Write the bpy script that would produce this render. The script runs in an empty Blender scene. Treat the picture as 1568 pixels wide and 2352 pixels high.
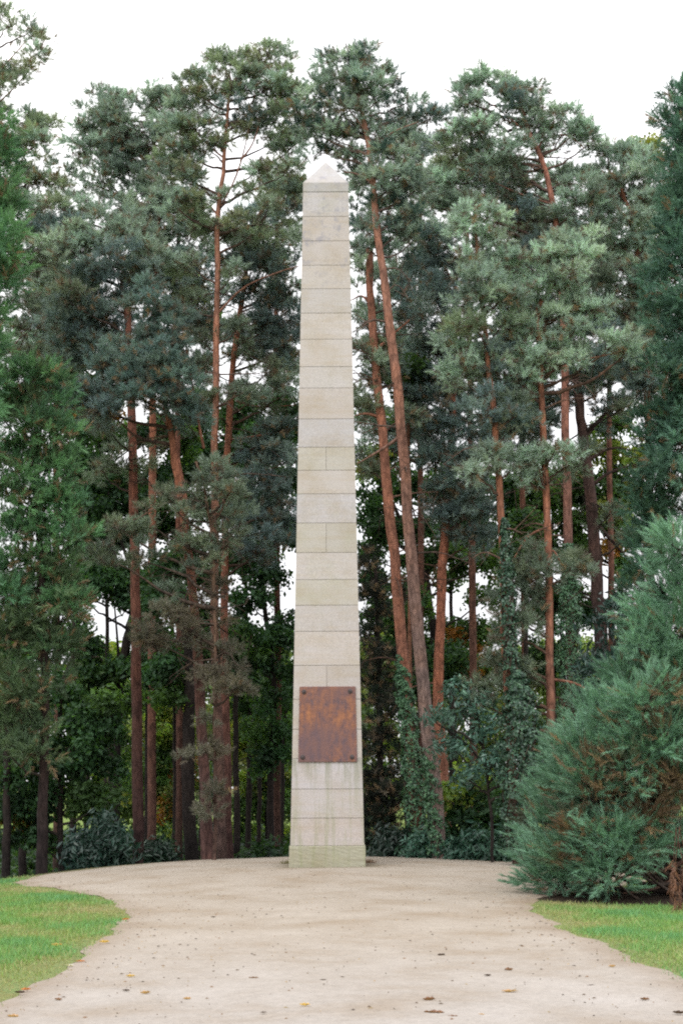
import bpy, bmesh, math, random
import numpy as np
from mathutils import Matrix, Vector

# ------------------------------------------------------------------ basics
scene = bpy.context.scene
COL = scene.collection
F_PX, CU, CV = 3491.0, 784.0, 1176.0          # focal length and centre, in units of a 1568 x 2352 frame
PITCH = math.atan((1799.0 - 1176.0) / F_PX)
ROLL = math.radians(-0.25)
CAM = np.array([0.0, -30.0, 1.6])
CM = Matrix.Rotation(math.pi / 2 + PITCH, 3, 'X') @ Matrix.Rotation(ROLL, 3, 'Z')
CMn = np.array(CM)


def at(u, v, Y):
    d = CMn @ np.array([(u - CU) / F_PX, -(v - CV) / F_PX, -1.0])
    t = (Y - CAM[1]) / d[1]
    return CAM + d * t


def sc(Y):                                     # metres per frame unit at depth Y
    return (Y + 30.0) / F_PX


def smooth(a, b, x):
    t = np.clip((x - a) / (b - a), 0, 1)
    return t * t * (3 - 2 * t)


OX, OYC = -0.28, 0.75


def gh(x, y):                                  # height of the ground
    x = np.asarray(x, float); y = np.asarray(y, float)
    r = np.sqrt((x - OX) ** 2 + (y - OYC) ** 2)
    base = -0.0031 * np.minimum(r, 6.4) ** 2 - 0.0028 * np.minimum(np.abs(x - OX), 6.6) ** 2 * smooth(-14, -6, y)
    drop = -0.13 * np.maximum(r - 6.2, 0) * smooth(-4.5, 2.0, y)
    drop = np.maximum(drop, -1.3)
    return base + drop + 0.02 * np.sin(x * 0.9 + 1.3) * np.cos(y * 0.7) * smooth(4, 9, r)


def gp(u, v):                                  # the point of the ground seen at (u, v)
    d = CMn @ np.array([(u - CU) / F_PX, -(v - CV) / F_PX, -1.0])
    z = 0.0
    for _ in range(12):
        t = (z - CAM[2]) / d[2]
        p = CAM + d * t
        z = float(gh(p[0], p[1]))
    return p


def tag(o, label=None, cat=None, group=None, kind=None):
    if label: o['label'] = label
    if cat: o['category'] = cat
    if group: o['group'] = group
    if kind: o['kind'] = kind
    return o


def empty(name, loc):
    o = bpy.data.objects.new(name, None)
    COL.objects.link(o)
    o.location = loc
    o.empty_display_size = 0.3
    return o


def mesh_obj(name, V, Fc, mat, parent=None, cols=None, smooth_=False, offset=None):
    """V (n,3) world verts, Fc (f,k) faces. offset: world location of the object/its parent"""
    V = np.asarray(V, np.float32).reshape(-1, 3)
    Fc = np.asarray(Fc, np.int32)
    if offset is not None:
        V = V - np.asarray(offset, np.float32)
    me = bpy.data.meshes.new(name)
    n, (f, k) = len(V), Fc.shape
    me.vertices.add(n); me.vertices.foreach_set('co', V.ravel())
    me.loops.add(f * k); me.loops.foreach_set('vertex_index', Fc.ravel())
    me.polygons.add(f)
    me.polygons.foreach_set('loop_start', np.arange(0, f * k, k, dtype=np.int32))
    me.polygons.foreach_set('loop_total', np.full(f, k, np.int32))
    me.polygons.foreach_set('use_smooth', np.full(f, bool(smooth_)))
    if cols is not None:
        cols = np.asarray(cols, np.float32)
        dom = 'FACE' if len(cols) == f else 'POINT'
        a = me.attributes.new('Col', 'FLOAT_COLOR', dom)
        c4 = np.ones((len(cols), 4), np.float32); c4[:, :3] = cols
        a.data.foreach_set('color', c4.ravel())
    me.update(calc_edges=True)
    me.materials.append(mat)
    o = bpy.data.objects.new(name, me)
    COL.objects.link(o)
    if parent is not None:
        o.parent = parent
    elif offset is not None:
        o.location = offset
    return o


def bm_obj(name, bm, mat, parent=None, loc=None):
    me = bpy.data.meshes.new(name)
    bm.normal_update(); bm.to_mesh(me); bm.free()
    me.materials.append(mat)
    o = bpy.data.objects.new(name, me)
    COL.objects.link(o)
    if parent is not None: o.parent = parent
    if loc is not None: o.location = loc
    return o


# ------------------------------------------------------------------ materials
def nodes(name):
    m = bpy.data.materials.new(name); m.use_nodes = True
    nt = m.node_tree; nt.nodes.clear()
    return m, nt, nt.nodes, nt.links


def N(ns, t, **kw):
    n = ns.new(t)
    for k, v in kw.items():
        if k in n.inputs.keys(): n.inputs[k].default_value = v
        else: setattr(n, k, v)
    return n


def ramp(ns, stops):
    r = ns.new('ShaderNodeValToRGB')
    e = r.color_ramp.elements
    while len(e) < len(stops): e.new(0.5)
    for i, (p, c) in enumerate(stops):
        e[i].position = p
        e[i].color = (c[0], c[1], c[2], 1) if not isinstance(c, (int, float)) else (c, c, c, 1)
    return r


def mixc(ns, ls, fac, a, b, mode='MIX'):
    m = ns.new('ShaderNodeMix'); m.data_type = 'RGBA'; m.blend_type = mode
    for sock, val in ((0, fac), (6, a), (7, b)):
        if isinstance(val, bpy.types.NodeSocket): ls.new(val, m.inputs[sock])
        elif isinstance(val, (int, float)): m.inputs[sock].default_value = val if sock == 0 else (val, val, val, 1)
        else: m.inputs[sock].default_value = (*val, 1)
    return m.outputs[2]


def leaf_mat(name, trans=0.3, rough=0.55, spec=0.3, tint=(1.25, 1.3, 0.6)):
    m, nt, ns, ls = nodes(name)
    a = N(ns, 'ShaderNodeAttribute', attribute_name='Col')
    p = N(ns, 'ShaderNodeBsdfPrincipled', Roughness=rough)
    p.inputs['Specular IOR Level'].default_value = spec
    ls.new(a.outputs['Color'], p.inputs['Base Color'])
    t = ns.new('ShaderNodeBsdfTranslucent')
    ls.new(mixc(ns, ls, 1.0, a.outputs['Color'], tint, 'MULTIPLY'), t.inputs['Color'])
    mx = ns.new('ShaderNodeMixShader'); mx.inputs[0].default_value = trans
    ls.new(p.outputs[0], mx.inputs[1]); ls.new(t.outputs[0], mx.inputs[2])
    o = ns.new('ShaderNodeOutputMaterial'); ls.new(mx.outputs[0], o.inputs[0])
    return m


def bark_mat(name, scale=6.0):
    m, nt, ns, ls = nodes(name)
    a = N(ns, 'ShaderNodeAttribute', attribute_name='Col')
    tc = ns.new('ShaderNodeTexCoord')
    mp = ns.new('ShaderNodeMapping'); mp.inputs['Scale'].default_value = (1, 1, 0.3)
    ls.new(tc.outputs['Object'], mp.inputs[0])
    n1 = N(ns, 'ShaderNodeTexNoise', Scale=scale * 2.2, Detail=5.0, Roughness=0.65)
    vo = N(ns, 'ShaderNodeTexVoronoi', Scale=scale * 2.0, feature='DISTANCE_TO_EDGE')
    ls.new(mp.outputs[0], n1.inputs['Vector']); ls.new(mp.outputs[0], vo.inputs['Vector'])
    r1 = ramp(ns, [(0.28, 0.45), (0.5, 1.0), (0.75, 1.5)])
    ls.new(n1.outputs[0], r1.inputs[0])
    c1 = mixc(ns, ls, 1.0, a.outputs['Color'], r1.outputs[0], 'MULTIPLY')
    r2 = ramp(ns, [(0.0, 0.4), (0.12, 1.0)])
    ls.new(vo.outputs['Distance'], r2.inputs[0])
    c2 = mixc(ns, ls, 0.7, c1, r2.outputs[0], 'MULTIPLY')
    n0 = N(ns, 'ShaderNodeTexNoise', Scale=1.7, Detail=3.0, Roughness=0.6)
    ls.new(tc.outputs['Object'], n0.inputs['Vector'])
    r0 = ramp(ns, [(0.3, (0.55, 0.56, 0.6)), (0.5, (1, 1, 1)), (0.7, (1.3, 1.18, 1.08))])
    ls.new(n0.outputs[0], r0.inputs[0])
    c2 = mixc(ns, ls, 0.9, c2, r0.outputs[0], 'MULTIPLY')
    p = N(ns, 'ShaderNodeBsdfPrincipled', Roughness=0.9)
    p.inputs['Specular IOR Level'].default_value = 0.15
    ls.new(c2, p.inputs['Base Color'])
    b = N(ns, 'ShaderNodeBump', Strength=0.8, Distance=0.03)
    ls.new(c2, b.inputs['Height']); ls.new(b.outputs[0], p.inputs['Normal'])
    o = ns.new('ShaderNodeOutputMaterial'); ls.new(p.outputs[0], o.inputs[0])
    return m


M_NEEDLE = leaf_mat('pine_needles', 0.30, 0.5, 0.35, (1.15, 1.2, 0.8))
M_LEAF = leaf_mat('broad_leaves', 0.42, 0.5, 0.3, (1.7, 1.75, 0.55))
M_IVY = leaf_mat('ivy_leaves', 0.12, 0.38, 0.5)
M_GRASS = leaf_mat('grass_blades', 0.3, 0.6, 0.2)
M_BARK = bark_mat('pine_bark', 5.0)
M_DARKBARK = bark_mat('dark_bark', 7.0)


def stone_mat():
    m, nt, ns, ls = nodes('sandstone')
    a = N(ns, 'ShaderNodeAttribute', attribute_name='Col')
    tc = ns.new('ShaderNodeTexCoord')
    g = ns.new('ShaderNodeNewGeometry')
    sx = ns.new('ShaderNodeSeparateXYZ'); ls.new(tc.outputs['Object'], sx.inputs[0])
    base = a.outputs['Color']
    # broad mottling
    n1 = N(ns, 'ShaderNodeTexNoise', Scale=1.6, Detail=4.0, Roughness=0.6)
    ls.new(tc.outputs['Object'], n1.inputs['Vector'])
    r1 = ramp(ns, [(0.3, (0.90, 0.86, 0.78)), (0.52, (1, 1, 1)), (0.75, (1.05, 1.06, 1.1))])
    ls.new(n1.outputs[0], r1.inputs[0])
    c = mixc(ns, ls, 0.9, base, r1.outputs[0], 'MULTIPLY')
    # bedding streaks
    mp = ns.new('ShaderNodeMapping'); mp.inputs['Scale'].default_value = (0.5, 0.5, 5.0)
    mp.inputs['Rotation'].default_value = (0.0, 0.06, 0.0)
    ls.new(tc.outputs['Object'], mp.inputs[0])
    n2 = N(ns, 'ShaderNodeTexNoise', Scale=2.2, Detail=5.0, Roughness=0.65)
    ls.new(mp.outputs[0], n2.inputs['Vector'])
    r2 = ramp(ns, [(0.35, (0.95, 0.91, 0.84)), (0.55, (1, 1, 1))])
    ls.new(n2.outputs[0], r2.inputs[0])
    c = mixc(ns, ls, 0.7, c, r2.outputs[0], 'MULTIPLY')
    # vertical rain streaks, stronger towards the foot
    mp3 = ns.new('ShaderNodeMapping'); mp3.inputs['Scale'].default_value = (6.0, 6.0, 0.45)
    ls.new(tc.outputs['Object'], mp3.inputs[0])
    n3 = N(ns, 'ShaderNodeTexNoise', Scale=1.5, Detail=3.0, Roughness=0.6)
    ls.new(mp3.outputs[0], n3.inputs['Vector'])
    r3 = ramp(ns, [(0.48, 0.0), (0.68, 1.0)])
    ls.new(n3.outputs[0], r3.inputs[0])
    zr = ns.new('ShaderNodeMapRange')
    zr.inputs['From Min'].default_value = 0.0; zr.inputs['From Max'].default_value = 3.2
    zr.inputs['To Min'].default_value = 0.55; zr.inputs['To Max'].default_value = 0.06
    ls.new(sx.outputs['Z'], zr.inputs['Value'])
    mu = N(ns, 'ShaderNodeMath', operation='MULTIPLY')
    ls.new(r3.outputs[0], mu.inputs[0]); ls.new(zr.outputs[0], mu.inputs[1])
    c = mixc(ns, ls, mu.outputs[0], c, (0.23, 0.25, 0.13))
    # drips below the plaque
    zr3 = ns.new('ShaderNodeMapRange')
    zr3.inputs['From Min'].default_value = 1.35; zr3.inputs['From Max'].default_value = 2.0
    ls.new(sx.outputs['Z'], zr3.inputs['Value'])
    lt = N(ns, 'ShaderNodeMath', operation='LESS_THAN'); lt.inputs[1].default_value = 2.06
    ls.new(sx.outputs['Z'], lt.inputs[0])
    m3 = N(ns, 'ShaderNodeMath', operation='MULTIPLY'); ls.new(zr3.outputs[0], m3.inputs[0]); ls.new(lt.outputs[0], m3.inputs[1])
    r3b = ramp(ns, [(0.44, 0.0), (0.6, 0.7)]); ls.new(n3.outputs[0], r3b.inputs[0])
    m4 = N(ns, 'ShaderNodeMath', operation='MULTIPLY'); ls.new(r3b.outputs[0], m4.inputs[0]); ls.new(m3.outputs[0], m4.inputs[1])
    c = mixc(ns, ls, m4.outputs[0], c, (0.25, 0.25, 0.2))
    # algae patches
    n4 = N(ns, 'ShaderNodeTexNoise', Scale=0.9, Detail=5.0, Roughness=0.7)
    ls.new(tc.outputs['Object'], n4.inputs['Vector'])
    r4 = ramp(ns, [(0.56, 0.0), (0.78, 0.35)])
    ls.new(n4.outputs[0], r4.inputs[0])
    c = mixc(ns, ls, r4.outputs[0], c, (0.33, 0.34, 0.22))
    # grain
    n5 = N(ns, 'ShaderNodeTexNoise', Scale=45.0, Detail=2.0)
    ls.new(tc.outputs['Object'], n5.inputs['Vector'])
    r5 = ramp(ns, [(0.3, 0.86), (0.7, 1.1)])
    ls.new(n5.outputs[0], r5.inputs[0])
    c = mixc(ns, ls, 1.0, c, r5.outputs[0], 'MULTIPLY')
    # dark weather spots high up
    n6 = N(ns, 'ShaderNodeTexNoise', Scale=4.5, Detail=4.0, Roughness=0.7)
    ls.new(tc.outputs['Object'], n6.inputs['Vector'])
    r6 = ramp(ns, [(0.55, 0.0), (0.66, 0.75)])
    ls.new(n6.outputs[0], r6.inputs[0])
    zr2 = ns.new('ShaderNodeMapRange')
    zr2.inputs['From Min'].default_value = 11.4; zr2.inputs['From Max'].default_value = 12.6
    ls.new(sx.outputs['Z'], zr2.inputs['Value'])
    mu2 = N(ns, 'ShaderNodeMath', operation='MULTIPLY')
    ls.new(r6.outputs[0], mu2.inputs[0]); ls.new(zr2.outputs[0], mu2.inputs[1])
    c = mixc(ns, ls, mu2.outputs[0], c, (0.27, 0.26, 0.29))
    p = N(ns, 'ShaderNodeBsdfPrincipled', Roughness=0.85)
    p.inputs['Specular IOR Level'].default_value = 0.2
    ls.new(c, p.inputs['Base Color'])
    b = N(ns, 'ShaderNodeBump', Strength=0.25, Distance=0.01)
    ls.new(n5.outputs[0], b.inputs['Height']); ls.new(b.outputs[0], p.inputs['Normal'])
    o = ns.new('ShaderNodeOutputMaterial'); ls.new(p.outputs[0], o.inputs[0])
    return m


def rust_mat():
    m, nt, ns, ls = nodes('rusted_steel')
    tc = ns.new('ShaderNodeTexCoord')
    mp = ns.new('ShaderNodeMapping'); mp.inputs['Scale'].default_value = (4.6, 1.0, 2.3)
    ls.new(tc.outputs['Object'], mp.inputs[0])
    n1 = N(ns, 'ShaderNodeTexNoise', Scale=1.6, Detail=8.0, Roughness=0.68)
    ls.new(mp.outputs[0], n1.inputs['Vector'])
    r1 = ramp(ns, [(0.36, (0.09, 0.062, 0.075)), (0.47, (0.19, 0.088, 0.065)), (0.56, (0.265, 0.11, 0.055)), (0.72, (0.35, 0.15, 0.065))])
    ls.new(n1.outputs[0], r1.inputs[0])
    mp2 = ns.new('ShaderNodeMapping'); mp2.inputs['Scale'].default_value = (3.0, 1.0, 22.0)
    ls.new(tc.outputs['Object'], mp2.inputs[0])
    n2 = N(ns, 'ShaderNodeTexNoise', Scale=3.0, Detail=3.0)
    ls.new(mp2.outputs[0], n2.inputs['Vector'])
    r2 = ramp(ns, [(0.35, 0.72), (0.65, 1.18)])
    ls.new(n2.outputs[0], r2.inputs[0])
    c = mixc(ns, ls, 0.8, r1.outputs[0], r2.outputs[0], 'MULTIPLY')
    n3 = N(ns, 'ShaderNodeTexNoise', Scale=0.9, Detail=2.0)
    ls.new(tc.outputs['Object'], n3.inputs['Vector'])
    r3 = ramp(ns, [(0.4, 0.0), (0.62, 0.75)])
    ls.new(n3.outputs[0], r3.inputs[0])
    c = mixc(ns, ls, r3.outputs[0], c, (0.12, 0.075, 0.085))
    p = N(ns, 'ShaderNodeBsdfPrincipled', Roughness=0.7, Metallic=0.15)
    ls.new(c, p.inputs['Base Color'])
    b = N(ns, 'ShaderNodeBump', Strength=0.4, Distance=0.01)
    ls.new(n2.outputs[0], b.inputs['Height']); ls.new(b.outputs[0], p.inputs['Normal'])
    o = ns.new('ShaderNodeOutputMaterial'); ls.new(p.outputs[0], o.inputs[0])
    return m


def plain_mat(name, col, rough=0.6, metal=0.0):
    m, nt, ns, ls = nodes(name)
    tc = ns.new('ShaderNodeTexCoord')
    n1 = N(ns, 'ShaderNodeTexNoise', Scale=14.0, Detail=4.0)
    ls.new(tc.outputs['Object'], n1.inputs['Vector'])
    r = ramp(ns, [(0.3, tuple(c * 0.65 for c in col)), (0.7, tuple(c * 1.25 for c in col))])
    ls.new(n1.outputs[0], r.inputs[0])
    p = N(ns, 'ShaderNodeBsdfPrincipled', Roughness=rough, Metallic=metal)
    ls.new(r.outputs[0], p.inputs['Base Color'])
    o = ns.new('ShaderNodeOutputMaterial'); ls.new(p.outputs[0], o.inputs[0])
    return m


def gravel_mat():
    m, nt, ns, ls = nodes('gravel')
    tc = ns.new('ShaderNodeTexCoord')
    a = N(ns, 'ShaderNodeAttribute', attribute_name='Col')
    P = tc.outputs['Object']
    n1 = N(ns, 'ShaderNodeTexNoise', Scale=0.7, Detail=6.0, Roughness=0.62)
    ls.new(P, n1.inputs['Vector'])
    r1 = ramp(ns, [(0.3, (0.80, 0.72, 0.62)), (0.5, (0.97, 0.95, 0.92)), (0.7, (1.1, 1.1, 1.1))])
    ls.new(n1.outputs[0], r1.inputs[0])
    c = mixc(ns, ls, 1.0, a.outputs['Color'], r1.outputs[0], 'MULTIPLY')
    mp = ns.new('ShaderNodeMapping'); mp.inputs['Scale'].default_value = (1.0, 1.0, 1.0)
    ls.new(P, mp.inputs[0])
    n2 = N(ns, 'ShaderNodeTexNoise', Scale=9.0, Detail=6.0, Roughness=0.75)
    ls.new(mp.outputs[0], n2.inputs['Vector'])
    r2 = ramp(ns, [(0.3, 0.86), (0.5, 1.0), (0.72, 1.1)])
    ls.new(n2.outputs[0], r2.inputs[0])
    c = mixc(ns, ls, 1.0, c, r2.outputs[0], 'MULTIPLY')
    vo = N(ns, 'ShaderNodeTexVoronoi', Scale=55.0)
    ls.new(P, vo.inputs['Vector'])
    hs = ramp(ns, [(0.0, 0.72), (0.5, 1.0), (1.0, 1.22)])
    ls.new(vo.outputs['Color'], hs.inputs[0])
    c = mixc(ns, ls, 0.4, c, hs.outputs[0], 'MULTIPLY')
    # scattered dark specks
    n3 = N(ns, 'ShaderNodeTexNoise', Scale=24.0, Detail=3.0, Roughness=0.7)
    ls.new(P, n3.inputs['Vector'])
    r3 = ramp(ns, [(0.67, 0.0), (0.78, 0.32)])
    ls.new(n3.outputs[0], r3.inputs[0])
    c = mixc(ns, ls, r3.outputs[0], c, (0.17, 0.13, 0.11))
    p = N(ns, 'ShaderNodeBsdfPrincipled', Roughness=0.92)
    p.inputs['Specular IOR Level'].default_value = 0.15
    ls.new(c, p.inputs['Base Color'])
    ad = N(ns, 'ShaderNodeMath', operation='ADD')
    ls.new(n2.outputs[0], ad.inputs[0]); ls.new(vo.outputs['Distance'], ad.inputs[1])
    b = N(ns, 'ShaderNodeBump', Strength=0.3, Distance=0.008)
    ls.new(ad.outputs[0], b.inputs['Height']); ls.new(b.outputs[0], p.inputs['Normal'])
    o = ns.new('ShaderNodeOutputMaterial'); ls.new(p.outputs[0], o.inputs[0])
    return m


def ground_mat():
    m, nt, ns, ls = nodes('soil_and_turf')
    tc = ns.new('ShaderNodeTexCoord')
    a = N(ns, 'ShaderNodeAttribute', attribute_name='Col')
    n1 = N(ns, 'ShaderNodeTexNoise', Scale=1.3, Detail=8.0, Roughness=0.7)
    n2 = N(ns, 'ShaderNodeTexNoise', Scale=22.0, Detail=5.0, Roughness=0.7)
    for n in (n1, n2): ls.new(tc.outputs['Object'], n.inputs['Vector'])
    r1 = ramp(ns, [(0.3, (1.25, 0.9, 0.9)), (0.5, (1, 1, 1)), (0.7, (0.8, 1.1, 0.9))])
    ls.new(n1.outputs[0], r1.inputs[0])
    c = mixc(ns, ls, 0.8, a.outputs['Color'], r1.outputs[0], 'MULTIPLY')
    r2 = ramp(ns, [(0.3, 0.55), (0.7, 1.35)])
    ls.new(n2.outputs[0], r2.inputs[0])
    c = mixc(ns, ls, 1.0, c, r2.outputs[0], 'MULTIPLY')
    p = N(ns, 'ShaderNodeBsdfPrincipled', Roughness=0.95)
    p.inputs['Specular IOR Level'].default_value = 0.1
    ls.new(c, p.inputs['Base Color'])
    b = N(ns, 'ShaderNodeBump', Strength=0.7, Distance=0.05)
    ls.new(n2.outputs[0], b.inputs['Height']); ls.new(b.outputs[0], p.inputs['Normal'])
    o = ns.new('ShaderNodeOutputMaterial'); ls.new(p.outputs[0], o.inputs[0])
    return m


M_STONE = stone_mat(); M_RUST = rust_mat()
M_BOLT = plain_mat('weathered_bolt_steel', (0.075, 0.06, 0.06), 0.5, 0.4)
M_GRAVEL = gravel_mat(); M_GROUND = ground_mat()

# ------------------------------------------------------------------ foliage templates
rngT = np.random.default_rng(5)


def unit(a):
    return a / (np.linalg.norm(a, axis=-1, keepdims=True) + 1e-9)


def perp(d, rng):
    r = unit(rng.normal(size=d.shape))
    return unit(np.cross(d, r))


def tpl_needles(n, axis_len, ang0, ang1, l0, l1, w, rng):
    t = rng.random(n)
    ang = np.radians(ang0 + (ang1 - ang0) * t + rng.normal(0, 8, n))
    ph = rng.random(n) * 2 * math.pi
    d = np.stack([np.sin(ang) * np.cos(ph), np.sin(ang) * np.sin(ph), np.cos(ang)], -1)
    b = np.zeros((n, 3)); b[:, 2] = t * axis_len
    L = rng.uniform(l0, l1, n)[:, None]
    pr = perp(d, rng) * w * 0.5
    return np.stack([b - pr, b + pr, b + d * L], 1)            # (n,3,3)


def tpl_leaves(n, R, L, W, rng, droop=0.35):
    c = unit(rng.normal(size=(n, 3))) * R * rng.random((n, 1)) ** 0.5
    c[:, 2] *= 0.55
    d = unit(c + rng.normal(0, 0.5 * R, size=(n, 3)) + np.array([0, 0, -droop * R]))
    up = unit(np.array([0, 0, 1.0]) + rng.normal(0, 0.55, size=(n, 3)))
    s = unit(np.cross(d, up)); nn = np.cross(s, d)
    l = L * rng.uniform(0.7, 1.25, (n, 1)); w = W * rng.uniform(0.8, 1.2, (n, 1))
    v0 = c; v2 = c + d * l - nn * l * 0.12
    v1 = c + d * l * 0.45 + s * w * 0.5 + nn * w * 0.12
    v3 = c + d * l * 0.45 - s * w * 0.5 + nn * w * 0.12
    return np.stack([v0, v1, v2, v3], 1)                        # (n,4,3)


TPL = {
    'pine': [tpl_needles(38, 0.13, 85, 12, 0.075, 0.13, 0.0125, rngT) for _ in range(6)],
    'plume': [tpl_needles(38, 0.27, 42, 8, 0.07, 0.14, 0.0115, rngT) for _ in range(6)],
    'cedar': [tpl_needles(34, 0.24, 60, 12, 0.08, 0.15, 0.0165, rngT) for _ in range(6)],
    'leaf': [tpl_leaves(12, 0.26, 0.15, 0.10, rngT) for _ in range(6)],
    'bigleaf': [tpl_leaves(9, 0.30, 0.19, 0.062, rngT, 0.9) for _ in range(6)],
    'farleaf': [tpl_leaves(10, 0.5, 0.26, 0.19, rngT) for _ in range(6)],
}


def orient(d, rng):
    """rotation matrices taking +z to d with a random spin"""
    x = perp(d, rng)
    y = np.cross(d, x)
    return np.stack([x, y, d], -1)                              # columns


class Foliage:
    def __init__(self, kind, seed):
        self.kind = kind; self.rng = np.random.default_rng(seed)
        self.V = []; self.C = []

    def put(self, pos, d, col, scale=1.0):
        rng = self.rng
        pos = np.asarray(pos); n = len(pos)
        if n == 0: return
        R = orient(unit(d), rng)
        which = rng.integers(0, 6, n)
        s = scale * rng.uniform(0.8, 1.25, n)
        for k in range(6):
            i = np.where(which == k)[0]
            if not len(i): continue
            T = TPL[self.kind][k]
            f, kk, _ = T.shape
            v = np.einsum('nij,fkj->nfki', R[i], T) * s[i][:, None, None, None] + pos[i][:, None, None, :]
            c = col[i][:, None, :] * rng.uniform(0.8, 1.2, (len(i), f, 1))
            self.V.append(v.reshape(-1, kk, 3)); self.C.append(c.reshape(-1, 3))

    def build(self, name, mat, parent, offset):
        V = np.concatenate(self.V); C = np.concatenate(self.C)
        f, k, _ = V.shape
        return mesh_obj(name, V.reshape(-1, 3), np.arange(f * k).reshape(f, k), mat, parent, C, offset=offset)


class Tubes:
    def __init__(self):
        self.V = []; self.F = []; self.C = []; self.n = 0

    def add(self, pts, rad, col, sides=6, rng=None, rough=0.0):
        pts = np.asarray(pts, float); n = len(pts)
        rad = np.broadcast_to(np.asarray(rad, float), (n,))
        tg = np.gradient(pts, axis=0); tg = unit(tg)
        ref = np.array([0, 1.0, 0.05]) if abs(tg[:, 1]).mean() < 0.8 else np.array([1.0, 0, 0.05])
        x = unit(np.cross(tg, ref)); y = np.cross(tg, x)
        a = np.arange(sides) * 2 * math.pi / sides
        rr = rad[:, None] * (1 + (rng.normal(0, rough, (n, sides)) if rough else 0))
        ring = pts[:, None, :] + rr[:, :, None] * (np.cos(a)[None, :, None] * x[:, None, :] + np.sin(a)[None, :, None] * y[:, None, :])
        self.V.append(ring.reshape(-1, 3))
        i = np.arange(n - 1)[:, None] * sides; j = np.arange(sides)[None, :]; j2 = (j + 1) % sides
        f = np.stack([i + j, i + j2, i + sides + j2, i + sides + j], -1).reshape(-1, 4) + self.n
        self.F.append(f)
        col = np.asarray(col, float)
        if col.ndim == 1: col = np.broadcast_to(col, (n, 3))
        self.C.append(np.repeat(col, sides, axis=0))
        self.n += n * sides

    def build(self, name, mat, parent, offset):
        return mesh_obj(name, np.concatenate(self.V), np.concatenate(self.F), mat, parent, np.concatenate(self.C), True, offset)


def spline(P, n):
    """Catmull-Rom through P, n points"""
    P = np.asarray(P, float)
    Q = np.vstack([2 * P[0] - P[1], P, 2 * P[-1] - P[-2]])
    m = len(P) - 1
    out = []
    for t in np.linspace(0, m, n):
        i = min(int(t), m - 1); f = t - i
        p0, p1, p2, p3 = Q[i], Q[i + 1], Q[i + 2], Q[i + 3]
        out.append(0.5 * (2 * p1 + (p2 - p0) * f + (2 * p0 - 5 * p1 + 4 * p2 - p3) * f * f + (3 * p1 - p0 - 3 * p2 + p3) * f ** 3))
    return np.array(out)


BROWN = np.array([0.235, 0.165, 0.10])


def fill_blob(fo, tb, c, rx, ry, rz, pal, density, up, brown, scale, rng, twig_col, kind):
    """a bough: clumps of shoots over an ellipsoid, twigs reaching out to them"""
    rc = {'pine': 0.31, 'plume': 0.30, 'cedar': 0.33, 'leaf': 0.36, 'bigleaf': 0.4, 'farleaf': 0.7}[kind] * scale
    per = {'pine': 25, 'plume': 17, 'cedar': 17, 'leaf': 9, 'bigleaf': 7, 'farleaf': 8}[kind]
    area = math.pi * rx * rz
    n = max(4, int(density * area / (math.pi * rc * rc * 0.62)))
    d = unit(rng.normal(size=(n, 3)))
    if up > 0:
        flip = (d[:, 2] < 0) & (rng.random(n) < up)
        d[flip, 2] *= -1
    rad = rng.random((n, 1)) ** 0.45
    p = c + d * rad * np.array([rx, ry, rz])
    # mild waviness pulls clumps into tiers
    p[:, 2] += 0.25 * rz * np.sin(p[:, 0] * 5 / max(rx, .3) + rng.random() * 6)
    if kind == 'pine':                           # sprays lie in tiers
        st = 0.36
        ph = rng.random() * st
        lay = np.round((p[:, 2] - c[2] + ph) / st) * st - ph
        p[:, 2] = c[2] + lay + rng.normal(0, 0.045, n) - 0.10 * np.hypot(p[:, 0] - c[0], p[:, 1] - c[1]) ** 2
    for i in range(n):
        m = int(per * rng.uniform(0.7, 1.3))
        dd = unit(rng.normal(size=(m, 3)) + np.array([0, 0, 0.45]) + 0.5 * d[i])
        q = p[i] + dd * rc * rng.uniform(0.25, 1.12, (m, 1)) * np.array([1, 1, 0.46 if kind == 'pine' else 0.6])
        ax = dd + np.array([0, 0, 0.35]) + rng.normal(0, 0.25, (m, 3))
        if kind == 'plume': ax = dd * 0.7 + d[i] * np.array([0.8, 0.8, 0.3]) + np.array([0, 0, 0.35]) + rng.normal(0, 0.2, (m, 3))
        if kind == 'cedar': ax = dd + np.array([0, 0, 0.25]) + rng.normal(0, 0.3, (m, 3))
        base = np.asarray(pal[rng.integers(len(pal))])
        col = base * rng.uniform(0.72, 1.28) * rng.uniform(0.85, 1.15, (m, 1))
        inner = (rng.random(m) < brown * (1.6 if rad[i] < 0.6 else 0.7)) & (dd[:, 2] < 0.55)
        col = np.where(inner[:, None], BROWN * rng.uniform(0.6, 1.4, (m, 1)), col)
        if kind == 'pine':
            tw = rng.random(m) < 0.10
            col = np.where(tw[:, None], np.array([.17, .145, .115]) * rng.uniform(.6, 1.3, (m, 1)), col)
        fo.put(q, ax, col, scale)
        if tb is not None and rng.random() < 0.8:
            s = c + (p[i] - c) * 0.15 + rng.normal(0, 0.05, 3)
            mid = (s + p[i]) / 2 + np.array([0, 0, -0.1 * rz]) + rng.normal(0, 0.04, 3)
            tb.add([s, mid, p[i]], [0.014 * scale, 0.010 * scale, 0.004], twig_col, 4)


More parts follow.
